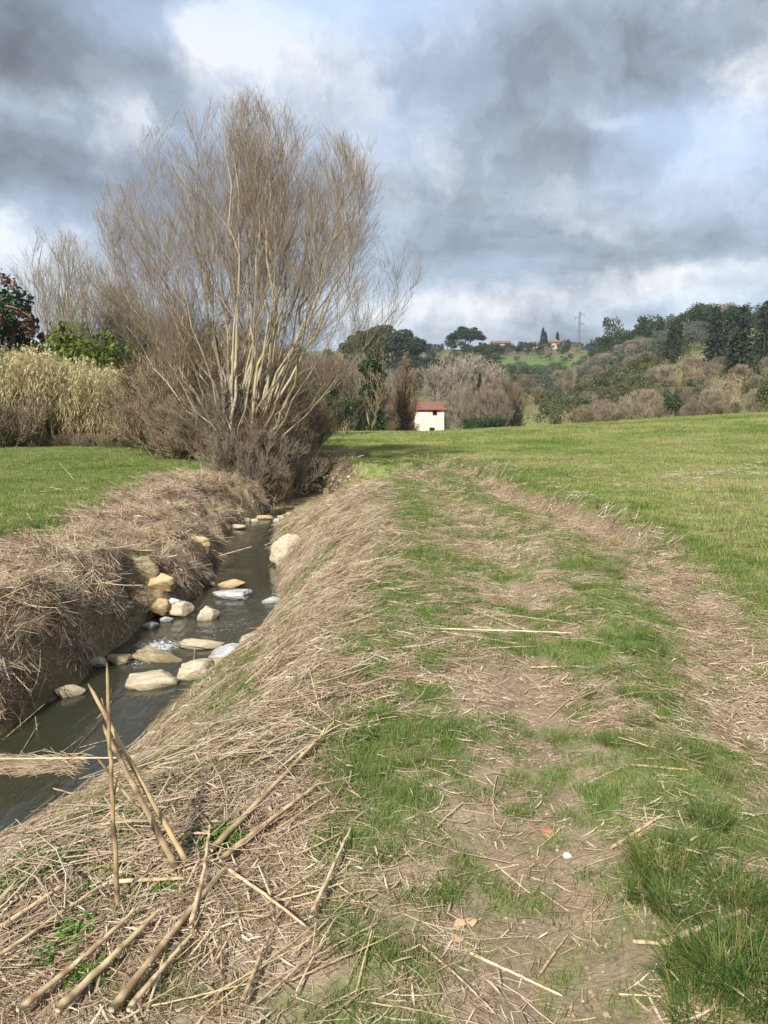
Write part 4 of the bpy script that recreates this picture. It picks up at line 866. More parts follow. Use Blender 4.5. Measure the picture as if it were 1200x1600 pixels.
fill('scrub_bush', scr, 40, lambda r: (U(r, 1010, 1240), U(r, 100, 210)), (2.5, 4.2), 'dark green bush between brown shrubs on the right slope', 'bush', 'green bushes on the right slope', 11, mind=.6)
fill('scrub_bush', scr, 30, lambda r: (U(r, 745, 930), U(r, 300, 322)), (3, 5), 'green bush along the lower edge of the olive terrace', 'bush', 'hedge bushes under the olive terrace', 12, mind=.4)
fill('conifer_tree', con, 12, lambda r: (U(r, 1095, 1260), U(r, 150, 205)), (12, 17), 'tall dark conifer at the right side of the hill', 'tree', 'dark conifers at the right', 13, (.8, 1.0), mind=.25)
fill('conifer_tree', con, 5, lambda r: (U(r, 1028, 1068), U(r, 190, 215)), (8, 12), 'dark conifer in the small clump left of the conifer wood', 'tree', 'small clump of conifers', 14, (.8, 1.0), mind=.2)
for a, b, t in [(826, 425, 533), (838, 424, 536), (850, 426, 535), (868, 424, 534), (879, 428, 530)]:
    p, h = place_top(a, b, t); shrub_thing('evergreen_tree', oak[int(a) % 5], p, a, (max(4, h),) * 3, 'small dark tree in front of the ridge houses', 'tree', 'trees in front of the ridge houses')
for a, b, t in [(842, 434, 513), (846, 434, 519), (864, 442, 519)]:
    p, h = place_top(a, b, t); shrub_thing('cypress_tree', cyp[0], p, 0, (h * 1.3, h * 1.3, h), 'dark cypress in the cluster behind the pink hilltop house', 'tree', 'cypresses behind the pink house')
for i, (a, b, t) in enumerate([(1085, 300, 486), (997, 300, 492), (1197, 300, 468), (1176, 290, 480), (948, 320, 493)]):
    p, h = place_top(a, b, t); shrub_thing('evergreen_tree', oak[i % 5], p, i, (h * .6, h * .6, h), ['rounded tree poking above the right ridge near a pale bare tree', 'upright dark tree rising above the middle of the right ridge', 'tall dark tree at the right edge of the skyline', 'dark tree on the skyline just left of the right edge', 'round grey green tree at the left end of the right ridge'][i], 'tree')
p, h = place_top(1118, 310, 474); shrub_thing('pale_tree', pal[1], p, 0, (h * 1.2, h * 1.2, h), 'pale leafless tree on the right ridge skyline', 'tree')
p, h = place_top(1196, 78, 578); shrub_thing('evergreen_bush', bush(420, n=3000, size=.025, mat=M_scrub, W=.8), p, 0, (h * .8, h * .8, h), 'bright edged green bush at the right end of the meadow', 'bush')
p, h = place_top(1044, 92, 604); shrub_thing('evergreen_bush', ivb[1], p, 0, (h * .7, h * .7, h), 'compact dark green bush alone among brown shrubs on the right', 'bush')
p, h = place_top(1077, 98, 590); shrub_thing('evergreen_bush', ivb[0], p, 0, (h * .6, h * .6, h), 'narrow dark green bush right of the compact dark bush', 'bush')
# hillside reeds
R_ = [(905, 112, 9, 26), (830, 120, 8, 22), (960, 128, 6, 20), (1080, 150, 12, 40), (1050, 175, 10, 40), (1105, 130, 8, 40), (875, 400, 10, 30), (945, 330, 10, 60), (1010, 300, 10, 60), (806, 175, 6, 20), (840, 175, 5, 18), (1000, 100, 7, 30), (1150, 105, 6, 40)]
xs, ys = [], []
for a, b, n_, sx in R_:
    for k in range(n_):
        p = spot(a + rg.uniform(-sx, sx), b + rg.uniform(-.06, .06) * b); xs.append(p[0]); ys.append(p[1])
xs = np.array(xs); ys = np.array(ys)
scatter('hill_reeds', xs, ys, reeds, 3.4 * rg.uniform(.7, 1.2, len(xs)) * (1 + .25 * ss(150, 300, ys)), rg, 0, label='pale patches of dry reeds scattered over the far slopes')

# ------------------------------------------------------------ thin air haze over the valley
hm, T = mat_new('haze_air'); T.n('ShaderNodeOutputMaterial', {'Volume': T.n('ShaderNodeVolumePrincipled', {'Color': (.80, .88, 1.0), 'Density': .00022, 'Anisotropy': .2})})
g = Geo(); box(g, (0, 300, 32), (2600, 2900, 82)); tag(ob('haze', g.mesh('haze', [hm], False)), 'thin blue grey air over the valley', kind='stuff')
# ------------------------------------------------------------ stones
import bmesh
def ico(sub):
    bm = bmesh.new(); bmesh.ops.create_icosphere(bm, subdivisions=sub, radius=1); V = np.array([v.co[:] for v in bm.verts]); Fc = np.array([[v.index for v in f.verts] for f in bm.faces]); bm.free(); return V, Fc
ICO = {k: ico(k) for k in (2, 3, 4)}
def mat_rock(name, c0, c1, c2):
    m, T = mat_new(name); pos = T.n('ShaderNodeTexCoord').outputs['Object']
    oi = T.n('ShaderNodeObjectInfo').outputs['Random']
    off = T.n('ShaderNodeVectorMath', {0: pos, 1: T.n('ShaderNodeCombineXYZ', {0: T.m('MULTIPLY', oi, 30), 1: oi, 2: oi})}, operation='ADD').outputs[0]
    mp = T.n('ShaderNodeMapping', {0: off, 'Scale': (4, 14, 18), 'Rotation': (.2, .3, .5)}).outputs[0]
    n1 = T.noise(mp, 1.2, 8, .68, 1.0).outputs[0]; n2 = T.noise(off, 45, 4, .7).outputs[0]
    f = T.m('ADD', T.m('MULTIPLY', n1, .75), T.m('MULTIPLY', n2, .25))
    c = T.ramp(f, [(.30, c0), (.48, c1), (.64, c2)])
    wp = T.n('ShaderNodeNewGeometry').outputs['Position']; z = T.n('ShaderNodeSeparateXYZ', {0: wp}).outputs[2]
    wetf = T.m('MULTIPLY', T.m('SUBTRACT', WZ + .075, z), 14, clamp=True)   # tide mark of wet algae at the waterline
    c = T.mix(T.m('MULTIPLY', wetf, .7), c, (.13, .11, .055))
    bp = T.n('ShaderNodeBump', {'Strength': .8, 'Distance': .02, 'Height': f})
    finish(T, T.n('ShaderNodeBsdfPrincipled', {'Base Color': c, 'Roughness': .75, 'Normal': bp})); return m
MR_c = mat_rock('cream_rock', (.22, .16, .09), (.43, .36, .25), (.62, .56, .44)); MR_w = mat_rock('white_rock', (.20, .21, .22), (.38, .395, .405), (.56, .57, .57)); MR_b = mat_rock('brown_rock', (.10, .08, .04), (.24, .19, .11), (.40, .34, .22)); MR_o = mat_rock('ochre_rock', (.20, .12, .05), (.42, .31, .16), (.58, .47, .30))
def rock_mesh(seed, size, cuts=13, sub=4, rough=.15):
    rq = np.random.RandomState(seed); V, Fc = ICO[sub]; V = V / (np.abs(V).max(1) ** .55)[:, None]
    for k in range(cuts):
        n_ = unit(rq.randn(3)); o = rq.uniform(.58, .95); d = V @ n_ - o; V = V - np.where(d > 0, d * .95, 0)[:, None] * n_
    V = V * (1 + rough * (fbm(V[:, 0] * 2 + V[:, 2] * 3 + 9, V[:, 1] * 2 + V[:, 2] + 5, 1.7, 4, seed % 50) - .5) * 2)[:, None]
    V[:, 2] += .06 * (fbm(V[:, 0] + 3, V[:, 1] + 3, 5, 3, seed % 40) - .5)
    return mesh_np('rock', V * np.array(size), [Fc], True, {'rnd': np.full(len(V), .5)})
def stone(px, py, wpx, hpx, mat, label, rz=0, seed=0, z=None, tilt=(0, 0), ratio=None, name='stone', depth=None, group=None):
    p = at(px, py, z=WZ + .02) if z is None else hit(px, py) if z == 'g' else at(px, py, z=z)
    t = p[1] / math.cos(PIT); w = wpx / F * t * .5 * 1.22; D = depth * w if depth else w * .75
    # apparent height comes from depth seen obliquely plus real height
    ang = math.atan2(CH - p[2], p[1]); hh = max(.025, (hpx / F * t * .5 * 1.1 - D * math.sin(ang) * .8) / max(.3, math.cos(ang)) + .02)
    me = rock_mesh(seed or int(px * 7 + py), (w, D, hh), sub=4 if wpx > 25 else 3); me.materials.append(mat)
    o = ob(name, me, loc=p); o.rotation_euler = (tilt[0], tilt[1], rz); tag(o, label, 'stone', group); return o
stone(240, 1063, 68, 40, MR_c, 'large flat cream slab left of centre in the stream, streaked surface', rz=.1, depth=.85)
stone(247, 1028, 68, 34, MR_b, 'dark brown wet slanting slab with water pouring round its left end', rz=-.35, depth=.55, tilt=(0, .25))
stone(303, 1052, 56, 44, MR_c, 'knobbly cream boulder behind a thin upright reed at the water edge', depth=.8)
stone(340, 1040, 60, 30, MR_o, 'tan block wedged between the cream boulder and the white slab', rz=.3, depth=.7)
stone(365, 1022, 72, 38, MR_w, 'angular bluish white slab at the right water edge', rz=.35, depth=.8)
stone(398, 1000, 52, 30, MR_c, 'pale rounded block above the bluish white slab by the bank', rz=.1, depth=.9)
stone(320, 1007, 66, 18, MR_c, 'long low cream slab in midstream above the brown slab', rz=-.1, depth=.5)
stone(326, 964, 34, 30, MR_c, 'narrow upright cream stone standing alone in midstream', rz=.9, depth=.55)
stone(365, 930, 62, 22, MR_w, 'flat striped white slab midstream below the dark pool', rz=-.05, depth=.7)
stone(362, 914, 40, 18, MR_o, 'mossy tan slab just upstream of the striped white slab', rz=.1, depth=.6)
stone(425, 938, 28, 10, MR_w, 'thin pale slab beside the small cascade at the right edge', rz=.2)
stone(282, 952, 38, 26, MR_c, 'cream and ochre block in the row at the left water edge', rz=.1, depth=.8, z=-1.12)
stone(250, 950, 32, 28, MR_o, 'tan rounded rock half set in the left bank', depth=.9, z=-1.08)
stone(272, 941, 17, 14, MR_w, 'small smooth pale grey cobble on top of the left edge stones', z=-1.02, depth=.9)
stone(262, 968, 20, 9, MR_w, 'thin grey white stone at the waterline below the cream and ochre block')
stone(236, 978, 22, 16, MR_w, 'greyish stone partly under water at the left edge', depth=.9)
stone(250, 910, 44, 30, MR_o, 'brown rock shadowed under the left bank overhang', z='g', depth=.7)
stone(107, 1082, 42, 26, MR_c, 'bright pale stone near the left undercut bank', rz=.25, depth=.7)
stone(155, 1037, 26, 18, MR_c, 'small pale stone upstream of the bright pale stone', depth=.9)
stone(185, 1030, 36, 22, MR_b, 'dark mossy submerged stone left of the cascade', depth=.9)
stone(447, 862, 44, 56, MR_c, 'big upright pale boulder in the right bank beside the pool', z=-.95, depth=.8, tilt=(.0, .15))
stone(233, 890, 36, 40, MR_b, 'large brown rock bedded in straw on the left bank', z='g', depth=.8)
stone(300, 855, 56, 34, MR_o, 'bare sandy slab slanting down the left bank', z='g', rz=-.6, depth=.5)
for i, (a, b, w, h, m, l) in enumerate([(372, 824, 22, 12, MR_c, 'pale green grey rounded rock at the head of the pool'), (386, 813, 11, 7, MR_c, 'small cream stone left of the two riffle stones'), (398, 814, 11, 7, MR_c, 'small tan stone beside the flat ochre riffle stone'), (414, 809, 24, 10, MR_o, 'flat ochre stone across the far riffle'), (431, 814, 9, 6, MR_w, 'tiny white stone at the right of the far riffle'), (440, 810, 12, 8, MR_c, 'small pale stone below the far bright water'), (397, 802, 12, 6, MR_o, 'small brown stone on the left of the far water'), (384, 806, 8, 5, MR_c, 'tiny cream stone at the left edge of the far water'), (332, 913, 8, 7, MR_c, 'small white pebble on the left bank by the mossy slab'), (452, 803, 14, 6, MR_c, 'pale stone at the right edge of the far bright water')]):
    stone(a, b, w, h, m, l, z=WZ + .03)
for i, (a, b, w, l) in enumerate([(322, 760, 12, 'cream rock lying on the top of the left bank'), (240, 775, 7, 'small white stone on the left meadow edge'), (264, 787, 7, 'small white stone below the meadow edge, left one of a pair'), (273, 788, 7, 'small white stone below the meadow edge, right one of a pair'), (284, 791, 7, 'small yellowish stone right of the white pair'), (440, 672, 26, 'pale boulder at the far end of the big tree thicket')]):
    stone(a, b, w, w * .7, MR_c, l, z='g')
# stones set in the eroded far bank: one group
rq = np.random.RandomState(4)
for i in range(34):
    if i < 12: a, b, w = [(505, 745, 9), (527, 741, 9), (520, 748, 7), (481, 748, 7), (489, 760, 11), (499, 760, 9), (530, 752, 8), (510, 769, 14), (430, 737, 9), (437, 746, 10), (476, 765, 8), (545, 745, 7)][i]
    else: a, b, w = rq.uniform(430, 552), rq.uniform(738, 772), rq.uniform(4, 8)
    p = hit(a, b)
    if p is None or p[1] > 26: continue
    w_m = w / F * p[1]; me = rock_mesh(900 + i, (w_m * .55, w_m * .5, w_m * .42), sub=2); me.materials.append([MR_c, MR_o, MR_c][i % 3]); o = ob('bank_stone', me, loc=p); o.rotation_euler = (rq.rand(), rq.rand(), rq.rand() * 6)
    tag(o, 'tan stone embedded in the eroded earth bank at the stream bend', 'stone', 'stones in the eroded far bank')

# ------------------------------------------------------------ canes
def cane(p0, p1, r, label, mat=M_cane, sag=0.0, name='reed_cane', group=None, seed=0, split=False, lift=.012, cat='reed cane', kink=.0):
    r = r * (1.1 if name == 'reed_cane' else 1)
    rq = np.random.RandomState(seed or int(abs(p0[0] * 991 + p1[1] * 577) * 10) % 99991); p0 = np.array(p0, float); p1 = np.array(p1, float); N = 22; t = np.linspace(0, 1, N)
    L = np.linalg.norm(p1 - p0); P = p0[None] + (p1 - p0)[None] * t[:, None]; side = unit(np.cross(p1 - p0, [0, 0, 1.])); P += side * (np.sin(t * pi) * rq.randn() * .012 * L + kink * np.maximum(0, t - .55) * L)[:, None]; P[:, 2] -= sag * np.sin(t * pi) * L
    P += rq.randn(N, 3) * min(.0012, L * .0022)
    if lift is not None: 
        gz = hmap(P[:, 0], P[:, 1]) + r * .3; vi = np.maximum(0, gz - P[:, 2]); P[:, 2] += min(.05, np.percentile(vi, 60)) + .001
    nd = (np.arange(N) % 5) == 2; R = r * (1 - .40 * t) * (1 + .16 * nd); R[0] *= .8; R[-1] *= .35
    c = P[N // 2].copy(); Vv, Qq = tubes((P - c)[None], R[None], 7); g = Geo().add(Vv, quads=Qq, rnd=np.repeat(np.clip(.25 + rq.rand() * .4 + .35 * rq.rand(N) - .5 * nd, 0, 1), 7))
    k = len(Vv); g.Ft.append(np.array([[0, i, i + 1] for i in range(1, 6)])); g.mt.append(np.zeros(5, int)); g.Ft.append(np.array([[k - 7, k - 7 + i + 1, k - 7 + i] for i in range(1, 6)])); g.mt.append(np.zeros(5, int))
    if split:   # frayed sheath strips
        m = 4; i = rq.randint(4, N - 3, m); s0 = (P - c)[i]; d = unit(P[i + 1] - P[i]); o_ = unit(rq.randn(m, 3)); tt = np.linspace(0, 1, 4); Ls = L * rq.uniform(.05, .14, m)
        Pp = s0[:, None] + d[:, None] * (Ls[:, None] * tt)[..., None] + o_[:, None] * (Ls[:, None] * .3 * tt ** 2)[..., None]; Vv, Qq = ribbons(Pp, np.broadcast_to(r * .8 * (1 - .8 * tt), (m, 4)), unit(np.cross(d, o_))); g.add(Vv, quads=Qq, rnd=.7)
    o = ob(name, g.mesh(name, [mat]), loc=c); tag(o, label, cat, group); return o
def lay(a, b, r, label, up=None, **kw):
    up = (.042 if a[0] < 560 else .014) if up is None else up; r = r * (1 if a[0] < 560 else .8)
    p0 = hit(*a); p1 = hit(*b); p0[2] += up; p1[2] += up; return cane(p0, p1, r, label, **kw)
def stand(base, top, r, label, dY=0.0, **kw):
    p0 = hit(*base); p1 = at(top[0], top[1], Y=p0[1] + dY); p0 = p0 - (p1 - p0) * .03; return cane(p0, p1, r, label, lift=None, **kw)
stand((185, 1415), (167, 1035), .0075, 'upright broken reed cane, nearly vertical, dark lower half', M_canedk, split=True) if False else stand((185, 1415), (167, 1035), .008, 'upright broken reed cane, nearly vertical, dark lower half', mat=M_canedk, split=True)
stand((300, 1362), (138, 1068), .010, 'thick leaning reed stump whose split tip points up left', mat=M_canedk, dY=.10, split=True)
stand((282, 1368), (160, 1132), .012, 'thickest dark leaning cane stump in front', mat=M_canedk, dY=.04, split=True)
stand((232, 1285), (152, 1185), .007, 'short leaning cane stub left of the thick stumps', mat=M_canedk, split=True)
stand((302, 1070), (304, 1008), .0055, 'thin upright reed in front of the knobbly boulder', mat=M_cane)
stand((502, 1118), (482, 1040), .005, 'short upright reed stub on the bank crest', mat=M_cane)
stand((62, 1172), (55, 1118), .004, 'thin upright twig on the straw islet', mat=M_cane)
stand((118, 752), (92, 722), .006, 'leaning pale reed in the left meadow', mat=M_cane)
stand((315, 757), (314, 722), .007, 'upright pale reed at the left bank by the thicket', mat=M_cane)
p0 = at(-30, 1186, Y=4.9); p1 = at(425, 1186, Y=4.35); cane(p0, p1, .0055, 'long straight pale cane spanning the stream horizontally', lift=None)
FG = [((168, 1396), (288, 1390), .008, 'short orange tan cane lying level at the foot of the stumps'), ((330, 1345), (522, 1140), .011, 'long pale cane running up right, upper one of the pair'), ((345, 1360), (500, 1238), .010, 'long pale cane running up right, lower one of the pair'),
      ((175, 1600), (352, 1372), .012, 'thick bundled cane from the bottom edge up to the stump'), ((30, 1600), (215, 1438), .009, 'cane crossing the bottom left corner'), ((90, 1600), (250, 1440), .011, 'broad flattened cane beside the corner cane'), ((298, 1468), (328, 1305), .0075, 'pale split stick standing nearly upright on the pile'),
      ((358, 1376), (482, 1466), .006, 'thin straw coloured stick angled down right of the pile'), ((0, 1470), (100, 1400), .008, 'pale cane reaching the left edge above the corner'), ((0, 1515), (165, 1395), .006, 'thin pale cane parallel to the left edge cane'), ((70, 1236), (225, 1292), .006, 'thin cane jutting over the water edge'),
      ((485, 1450), (548, 1310), .007, 'ragged pale stalk lying upright right of the pile'), ((262, 1310), (175, 1372), .007, 'tan cane half buried left of the stumps'), ((430, 1220), (520, 1148), .006, 'slim cane touching the tip of the long pair'), ((388, 1210), (475, 1160), .0065, 'pale flat stalk near the weeds on the bank'), ((200, 1600), (300, 1480), .008, 'cane poking out at the bottom left centre'),
      ((378, 1590), (412, 1498), .007, 'stub of pale cane at the bottom centre left'), ((990, 1478), (1050, 1484), .008, 'torn tip of the big pale stick at the right'), ((1030, 1484), (1162, 1430), .013, 'big pale flattened stick at the lower right by the tufts'), ((1110, 1356), (1136, 1482), .006, 'curved pale stick crossing the big flattened stick'), ((955, 1330), (1035, 1278), .009, 'pale stalk lying against the big grass tuft'),
      ((772, 1288), (774, 1215), .004, 'straight thin stick pointing away on the dirt'), ((682, 1298), (720, 1260), .005, 'short pale stick left of the straight thin one'), ((985, 1200), (1075, 1208), .008, 'pale bent stalk on the grass right of the track'), ((660, 1485), (778, 1592), .005, 'long thin straw running to the bottom edge'), ((735, 1496), (880, 1562), .006, 'forked pale straw at the bottom centre'),
      ((842, 1530), (885, 1466), .0055, 'curved dark straw on bare soil near the bottom'), ((922, 1475), (924, 1400), .004, 'thin straight straw on the bare soil at the centre right'), ((640, 980), (665, 1060), .006, 'bent pale stalk lying toward the camera by the reed heap'), ((662, 985), (895, 992), .008, 'longest pale reed of the heap across the track'), ((660, 975), (770, 985), .007, 'pale reed at the left of the heap across the track'),
      ((745, 958), (830, 990), .005, 'thin reed slanting down in the heap across the track'), ((850, 968), (925, 940), .006, 'reed at the right end of the heap pointing up right'), ((745, 1018), (840, 1012), .005, 'short pale reed below the heap across the track'), ((830, 1046), (915, 1044), .006, 'gently curved reed alone below the heap'), ((690, 990), (810, 1008), .0055, 'reed crossing low through the heap on the track'), ((780, 962), (900, 978), .006, 'reed in the upper right of the heap on the track'), ((915, 1003), (960, 1014), .005, 'small straight stick right of the heap'),
      ((345, 870), (392, 856), .010, 'broken pale branch reaching out over the dark pool'), ((100, 1235), (60, 1250), .004, 'small twig in the shallow water'), ((268, 1002 + 90), (225, 1102), .004, 'twig hanging over the right water edge')]
for a, b, r, l in FG[:-3]: lay(a, b, r, l, split=r > .0075, kink=.04 if r < .007 else 0)
p0 = hit(330, 872); p1 = at(394, 854, z=-.95); cane(p0, p1, .010, FG[-3][3], lift=None, mat=M_cane)
# loose canes: alike ones share a label and group
rq = np.random.RandomState(21)
for i in range(100):
    a = rq.uniform(-10, 560); b = rq.uniform(1290, 1610) if i < 75 else rq.uniform(1050, 1300)
    q = hit(a, b)
    if q is None or sdist(q[:1], q[1:2])[0] < .15: continue
    th = rad(66) + rq.randn() * .5; L = rq.uniform(.10, .45); e1 = q[:2] + np.array([math.cos(th), math.sin(th)]) * L
    if sdist(e1[:1], e1[1:2])[0] < .1: continue
    q[2] += rq.uniform(.01, .035); E = ground(*e1); E[2] += rq.uniform(.008, .04)
    cane(q, E, rq.uniform(.0016, .0036), 'slim dry reed stalk among many lying on the near bank', group='loose reed stalks on the near bank', mat=M_cane if i % 4 else M_canedk, split=i % 3 == 0)
for i in range(60):
    a = rq.uniform(560, 1190); b = rq.uniform(1020, 1600); q = hit(a, b); th = rq.rand() * 2 * pi; L = rq.uniform(.05, .2); e1 = q[:2] + np.array([math.cos(th), math.sin(th)]) * L; E = ground(*e1); E[2] += .01
    cane(q, E, rq.uniform(.0012, .003), 'short thin straw scattered on the track', group='short straws on the track', name='straw_stick', cat='straw')
for i in range(34):
    a = rq.uniform(0, 330); b = rq.uniform(830, 1000); q = hit(a, b)
    if q is None or sdist(q[:1], q[1:2])[0] < .15: continue
    th = rq.uniform(-1.5, 1.2); L = rq.uniform(.25, .8); e1 = q[:2] + np.array([math.cos(th), math.sin(th)]) * L; E = ground(*e1); E[2] = max(E[2], q[2]) + .03; q[2] += .04
    cane(q, E, rq.uniform(.003, .006), 'thin pale stalk lying on the straw of the left bank', group='stalks on the left bank', name='straw_stick', cat='straw', sag=.03)
for i, (a, b, c, d) in enumerate([(20, 1195, 60, 1130), (78, 1190, 130, 1150), (95, 1200, 165, 1115), (60, 1205, 150, 1165), (110, 1172, 190, 1150), (0, 1160, 70, 1100), (130, 1190, 60, 1180), (150, 1125, 175, 1095)]):
    cane(at(a, b, z=WZ - .01), at(c, d, z=WZ + .12 if i % 2 else WZ + .03), .0045, 'dead twig caught in the shallow water beside the straw islet', group='twigs caught at the islet', mat=M_canedk, lift=None, name='dead_twig', cat='twig')
# straw islet
pi_ = at(48, 1200, z=WZ); rq = np.random.RandomState(33); g = Geo()
V, Fc = ICO[3]; V = V * np.array([.36, .12, .06]) * (1 + .25 * (fbm(V[:, 0] * 3, V[:, 1] * 3 + V[:, 2], 1.5, 3, 3) - .5))[:, None]; g.add(V, tris=Fc, rnd=.1, mi=1)
m = 420; P0 = np.stack([rq.uniform(-.38, .38, m), rq.uniform(-.13, .13, m), rq.uniform(-.03, .06, m)], -1); th = rq.randn(m) * .5; D = np.stack([np.cos(th), np.sin(th), rq.randn(m) * .15], -1) * rq.uniform(.04, .16, m)[:, None]
P = np.stack([P0 - D, P0 + np.array([0, 0, .01]), P0 + D - np.array([0, 0, .02])], 1); Vv, Qq = tubes(P, np.broadcast_to([.0022, .0026, .0015], (m, 3)), 3); g.add(Vv, quads=Qq, rnd=np.repeat(rq.rand(m) * .8, 9), mi=0)
o = ob('straw_islet', g.mesh('straw_islet', [M_straw, MR_b]), loc=pi_); tag(o, 'raft of matted straw lying in the stream at the left edge', 'straw raft')

# ------------------------------------------------------------ tufts, weeds, pebbles, flowers
tufts = [gmesh([(*blades(rng, 420, .10, .06, .20, .0022, 1.1, 5, curl=.9), 0)], 'tuft_%d' % i, [M_tuft]) for i in range(4)]
TF = [(1110, 1285, .85, 'dark green round grass tuft beside a bare patch, above the big tuft'), (1030, 1360, 1.1, 'big shaggy tuft with yellowed blades at the right of the dirt'), (1080, 1330, .8, "tuft hanging left of the dark round tuft's foot, yellow tipped"), (1150, 1400, 1.0, 'bright lime green tuft at the right edge behind the big stick'), (1060, 1420, .95, 'tuft between the big shaggy tuft and the dark corner tuft'), (1130, 1520, 1.15, 'dark tuft with brown tips in the bottom right corner'), (1080, 1530, .9, 'small tuft left of the corner tuft at the bottom right'), (1180, 1560, 1.0, 'tuft in the extreme bottom right corner'), (1190, 1430, .9, 'tuft at the right edge just under the lime green tuft'), (1165, 1470, .8, 'tuft behind the big pale flattened stick'), (1010, 1400, .7, 'small tuft on the dirt edge left of the shaggy tuft'), (1090, 1590, .9, 'tuft cut by the bottom edge of the view right of the dirt'),
      (950, 895, .95, 'farthest small tuft in the middle strip beside the dark one'), (962, 905, .9, 'dark tuft farthest up the middle of the track'), (1000, 925, .9, 'tuft right of the farthest pair in the middle strip'), (1010, 998, .85, 'tuft just above the wide tuft right of the reed heap'), (1020, 1022, .9, 'wide green tuft right of the reed heap'), (990, 1020, .8, 'tuft left of the wide tuft right of the reed heap'), (960, 1050, .7, 'tuft just below the right end of the reed heap'), (985, 1085, .8, 'tuft below the wide tuft, left of a pair'), (1030, 1095, .9, 'tuft below the wide tuft, right of a pair'), (1080, 1110, .7, 'tuft on the right rut side of the middle strip'), (1000, 1130, .8, 'tuft in the middle of the strip above the bent pale stalk'), (960, 1160, .7, 'tuft on the left side of the strip above the bent pale stalk'), (1075, 1180, .8, 'tuft right of the bent pale stalk'), (930, 1090, .7, 'tuft under the single curved reed'), (1020, 1170, .7, 'tuft just above the bent pale stalk on the grass'), (910, 920, .8, 'tuft left of the far tuft group, on its own'), (1120, 1215, .6, 'low tuft standing in the right hand rut above the dark round tuft'), (935, 960, .7, 'lone small tuft above the reed heap'), (1160, 1165, .6, 'low tuft near the right edge in the right hand rut')]
for i, (a, b, s, l) in enumerate(TF):
    p = hit(a, b); p[2] -= .012; sc = s * (.75 if b > 1200 else .68) * (1 if b > 950 else 1.1)
    o = ob('grass_tuft', tufts[i % 4], loc=p); o.rotation_euler = (0, 0, i * 1.7); o.scale = (sc * 1.15, sc * 1.15, sc * (1.0 if b > 1200 else .75)); tag(o, l or 'medium green grass tuft on the grassy middle strip of the track', 'grass tuft', 'grass tufts along the middle of the track')
def weed(seed, n=38):
    rq = np.random.RandomState(seed); g = Geo(); a = rq.rand(n) * 2 * pi; r = .08 * np.sqrt(rq.rand(n)); c = np.stack([r * np.cos(a), r * np.sin(a), rq.uniform(.012, .05, n)], -1)
    for lobe in (-.7, 0, .7):
        d = np.stack([np.cos(a + lobe), np.sin(a + lobe), rq.uniform(-.1, .4, n)], -1); sd = np.stack([-np.sin(a + lobe), np.cos(a + lobe), 0 * a], -1); L = rq.uniform(.012, .024, n)[:, None]
        Vv = np.stack([c, c + d * L * .5 + sd * L * .32, c + d * L, c + d * L * .5 - sd * L * .32], 1).reshape(-1, 3); g.add(Vv, quads=np.arange(4 * n).reshape(n, 4), rnd=np.repeat(rq.rand(n), 4))
    base = np.stack([0 * a, 0 * a, 0 * a], -1); Vv, Qq = tubes(np.stack([c * np.array([.4, .4, 0]), c], 1), np.full((n, 2), .0007), 3); g.add(Vv, quads=Qq, rnd=np.repeat(rq.rand(n), 6)); return g.mesh('weed', [M_weed])
weeds = [weed(500 + i) for i in range(4)]
xs, ys, sc = [], [], []
for a, b, sx, sy, n_ in [(120, 1310, 50, 28, 26), (60, 1350, 50, 25, 14), (270, 1238, 30, 18, 12), (375, 1188, 16, 8, 7), (345, 1310, 18, 14, 6), (180, 1275, 30, 14, 10), (495, 925, 20, 25, 14), (470, 960, 14, 20, 10), (450, 975, 8, 10, 5), (390, 1085, 12, 8, 3), (320, 1215, 18, 10, 7), (560, 1050, 60, 60, 14), (480, 1150, 70, 40, 14), (45, 1060, 10, 6, 3), (20, 1385, 30, 15, 8), (470, 880, 12, 12, 6), (230, 1330, 70, 40, 10), (150, 1480, 100, 60, 8)]:
    for k in range(n_):
        q = hit(a + rg.randn() * sx * .7, b + rg.randn() * sy * .7)
        if q is not None and sdist(q[:1], q[1:2])[0] > .08: xs.append(q[0]); ys.append(q[1]); sc.append(rg.uniform(.7, 1.5))
scatter('ground_weeds', np.array(xs), np.array(ys), weeds, np.array(sc) * .6, rg, .9, label='bright green low leafy weeds creeping over the near bank')
# gravel in the dirt of the left rut
peb = []
for i in range(6):
    me = rock_mesh(600 + i, (.006, .005, .0035), sub=2, cuts=5); me.materials.append([MR_c, MR_w, MR_o][i % 3]); peb.append(me)
x, y = sample(1.3, 6, 170, rg); C = cover(x, y); k = (rg.rand(len(x)) < C[4] * .9 + .05) & (x > -.3)
scatter('gravel', x[k], y[k], peb, rg.uniform(.25, 1.1, k.sum()) ** 1.4, rg, 1, label='pale gravel specks in the bare soil of the track')
clod = []
M_crumb = mat_plant('soil_crumb', [(.12, .085, .055), (.22, .16, .105), (.32, .25, .17)], .95, 0, .8)
for i in range(4):
    me = rock_mesh(650 + i, (.008, .007, .006), sub=2, cuts=4, rough=.3); me.materials.append(M_crumb); clod.append(me)
x, y = sample(1.3, 7, 520, rg); C = cover(x, y); k = (rg.rand(len(x)) < C[4] * .9 + C[5] * .5 + .12) & (x > -.4)
scatter('soil_crumbs', x[k], y[k], clod, rg.uniform(.2, 1.3, k.sum()) ** 1.6, rg, 1, sink=.001, label='small brown crumbs of earth on the bare track')
x, y = sample(5, 20, 60, rg, xmax=-2.4); C = cover(x, y); k = (x < xc(y)) & (C[2] > .02) & (C[2] < C[3]) & (rg.rand(len(x)) < .5)
scatter('bank_crumbs', x[k], y[k], clod, rg.uniform(1., 4., k.sum()), rg, 1, label='clods of earth showing on the broken left bank')
fl = []
M_petal = mat_plain('white_petal', (.8, .8, .78), .6)
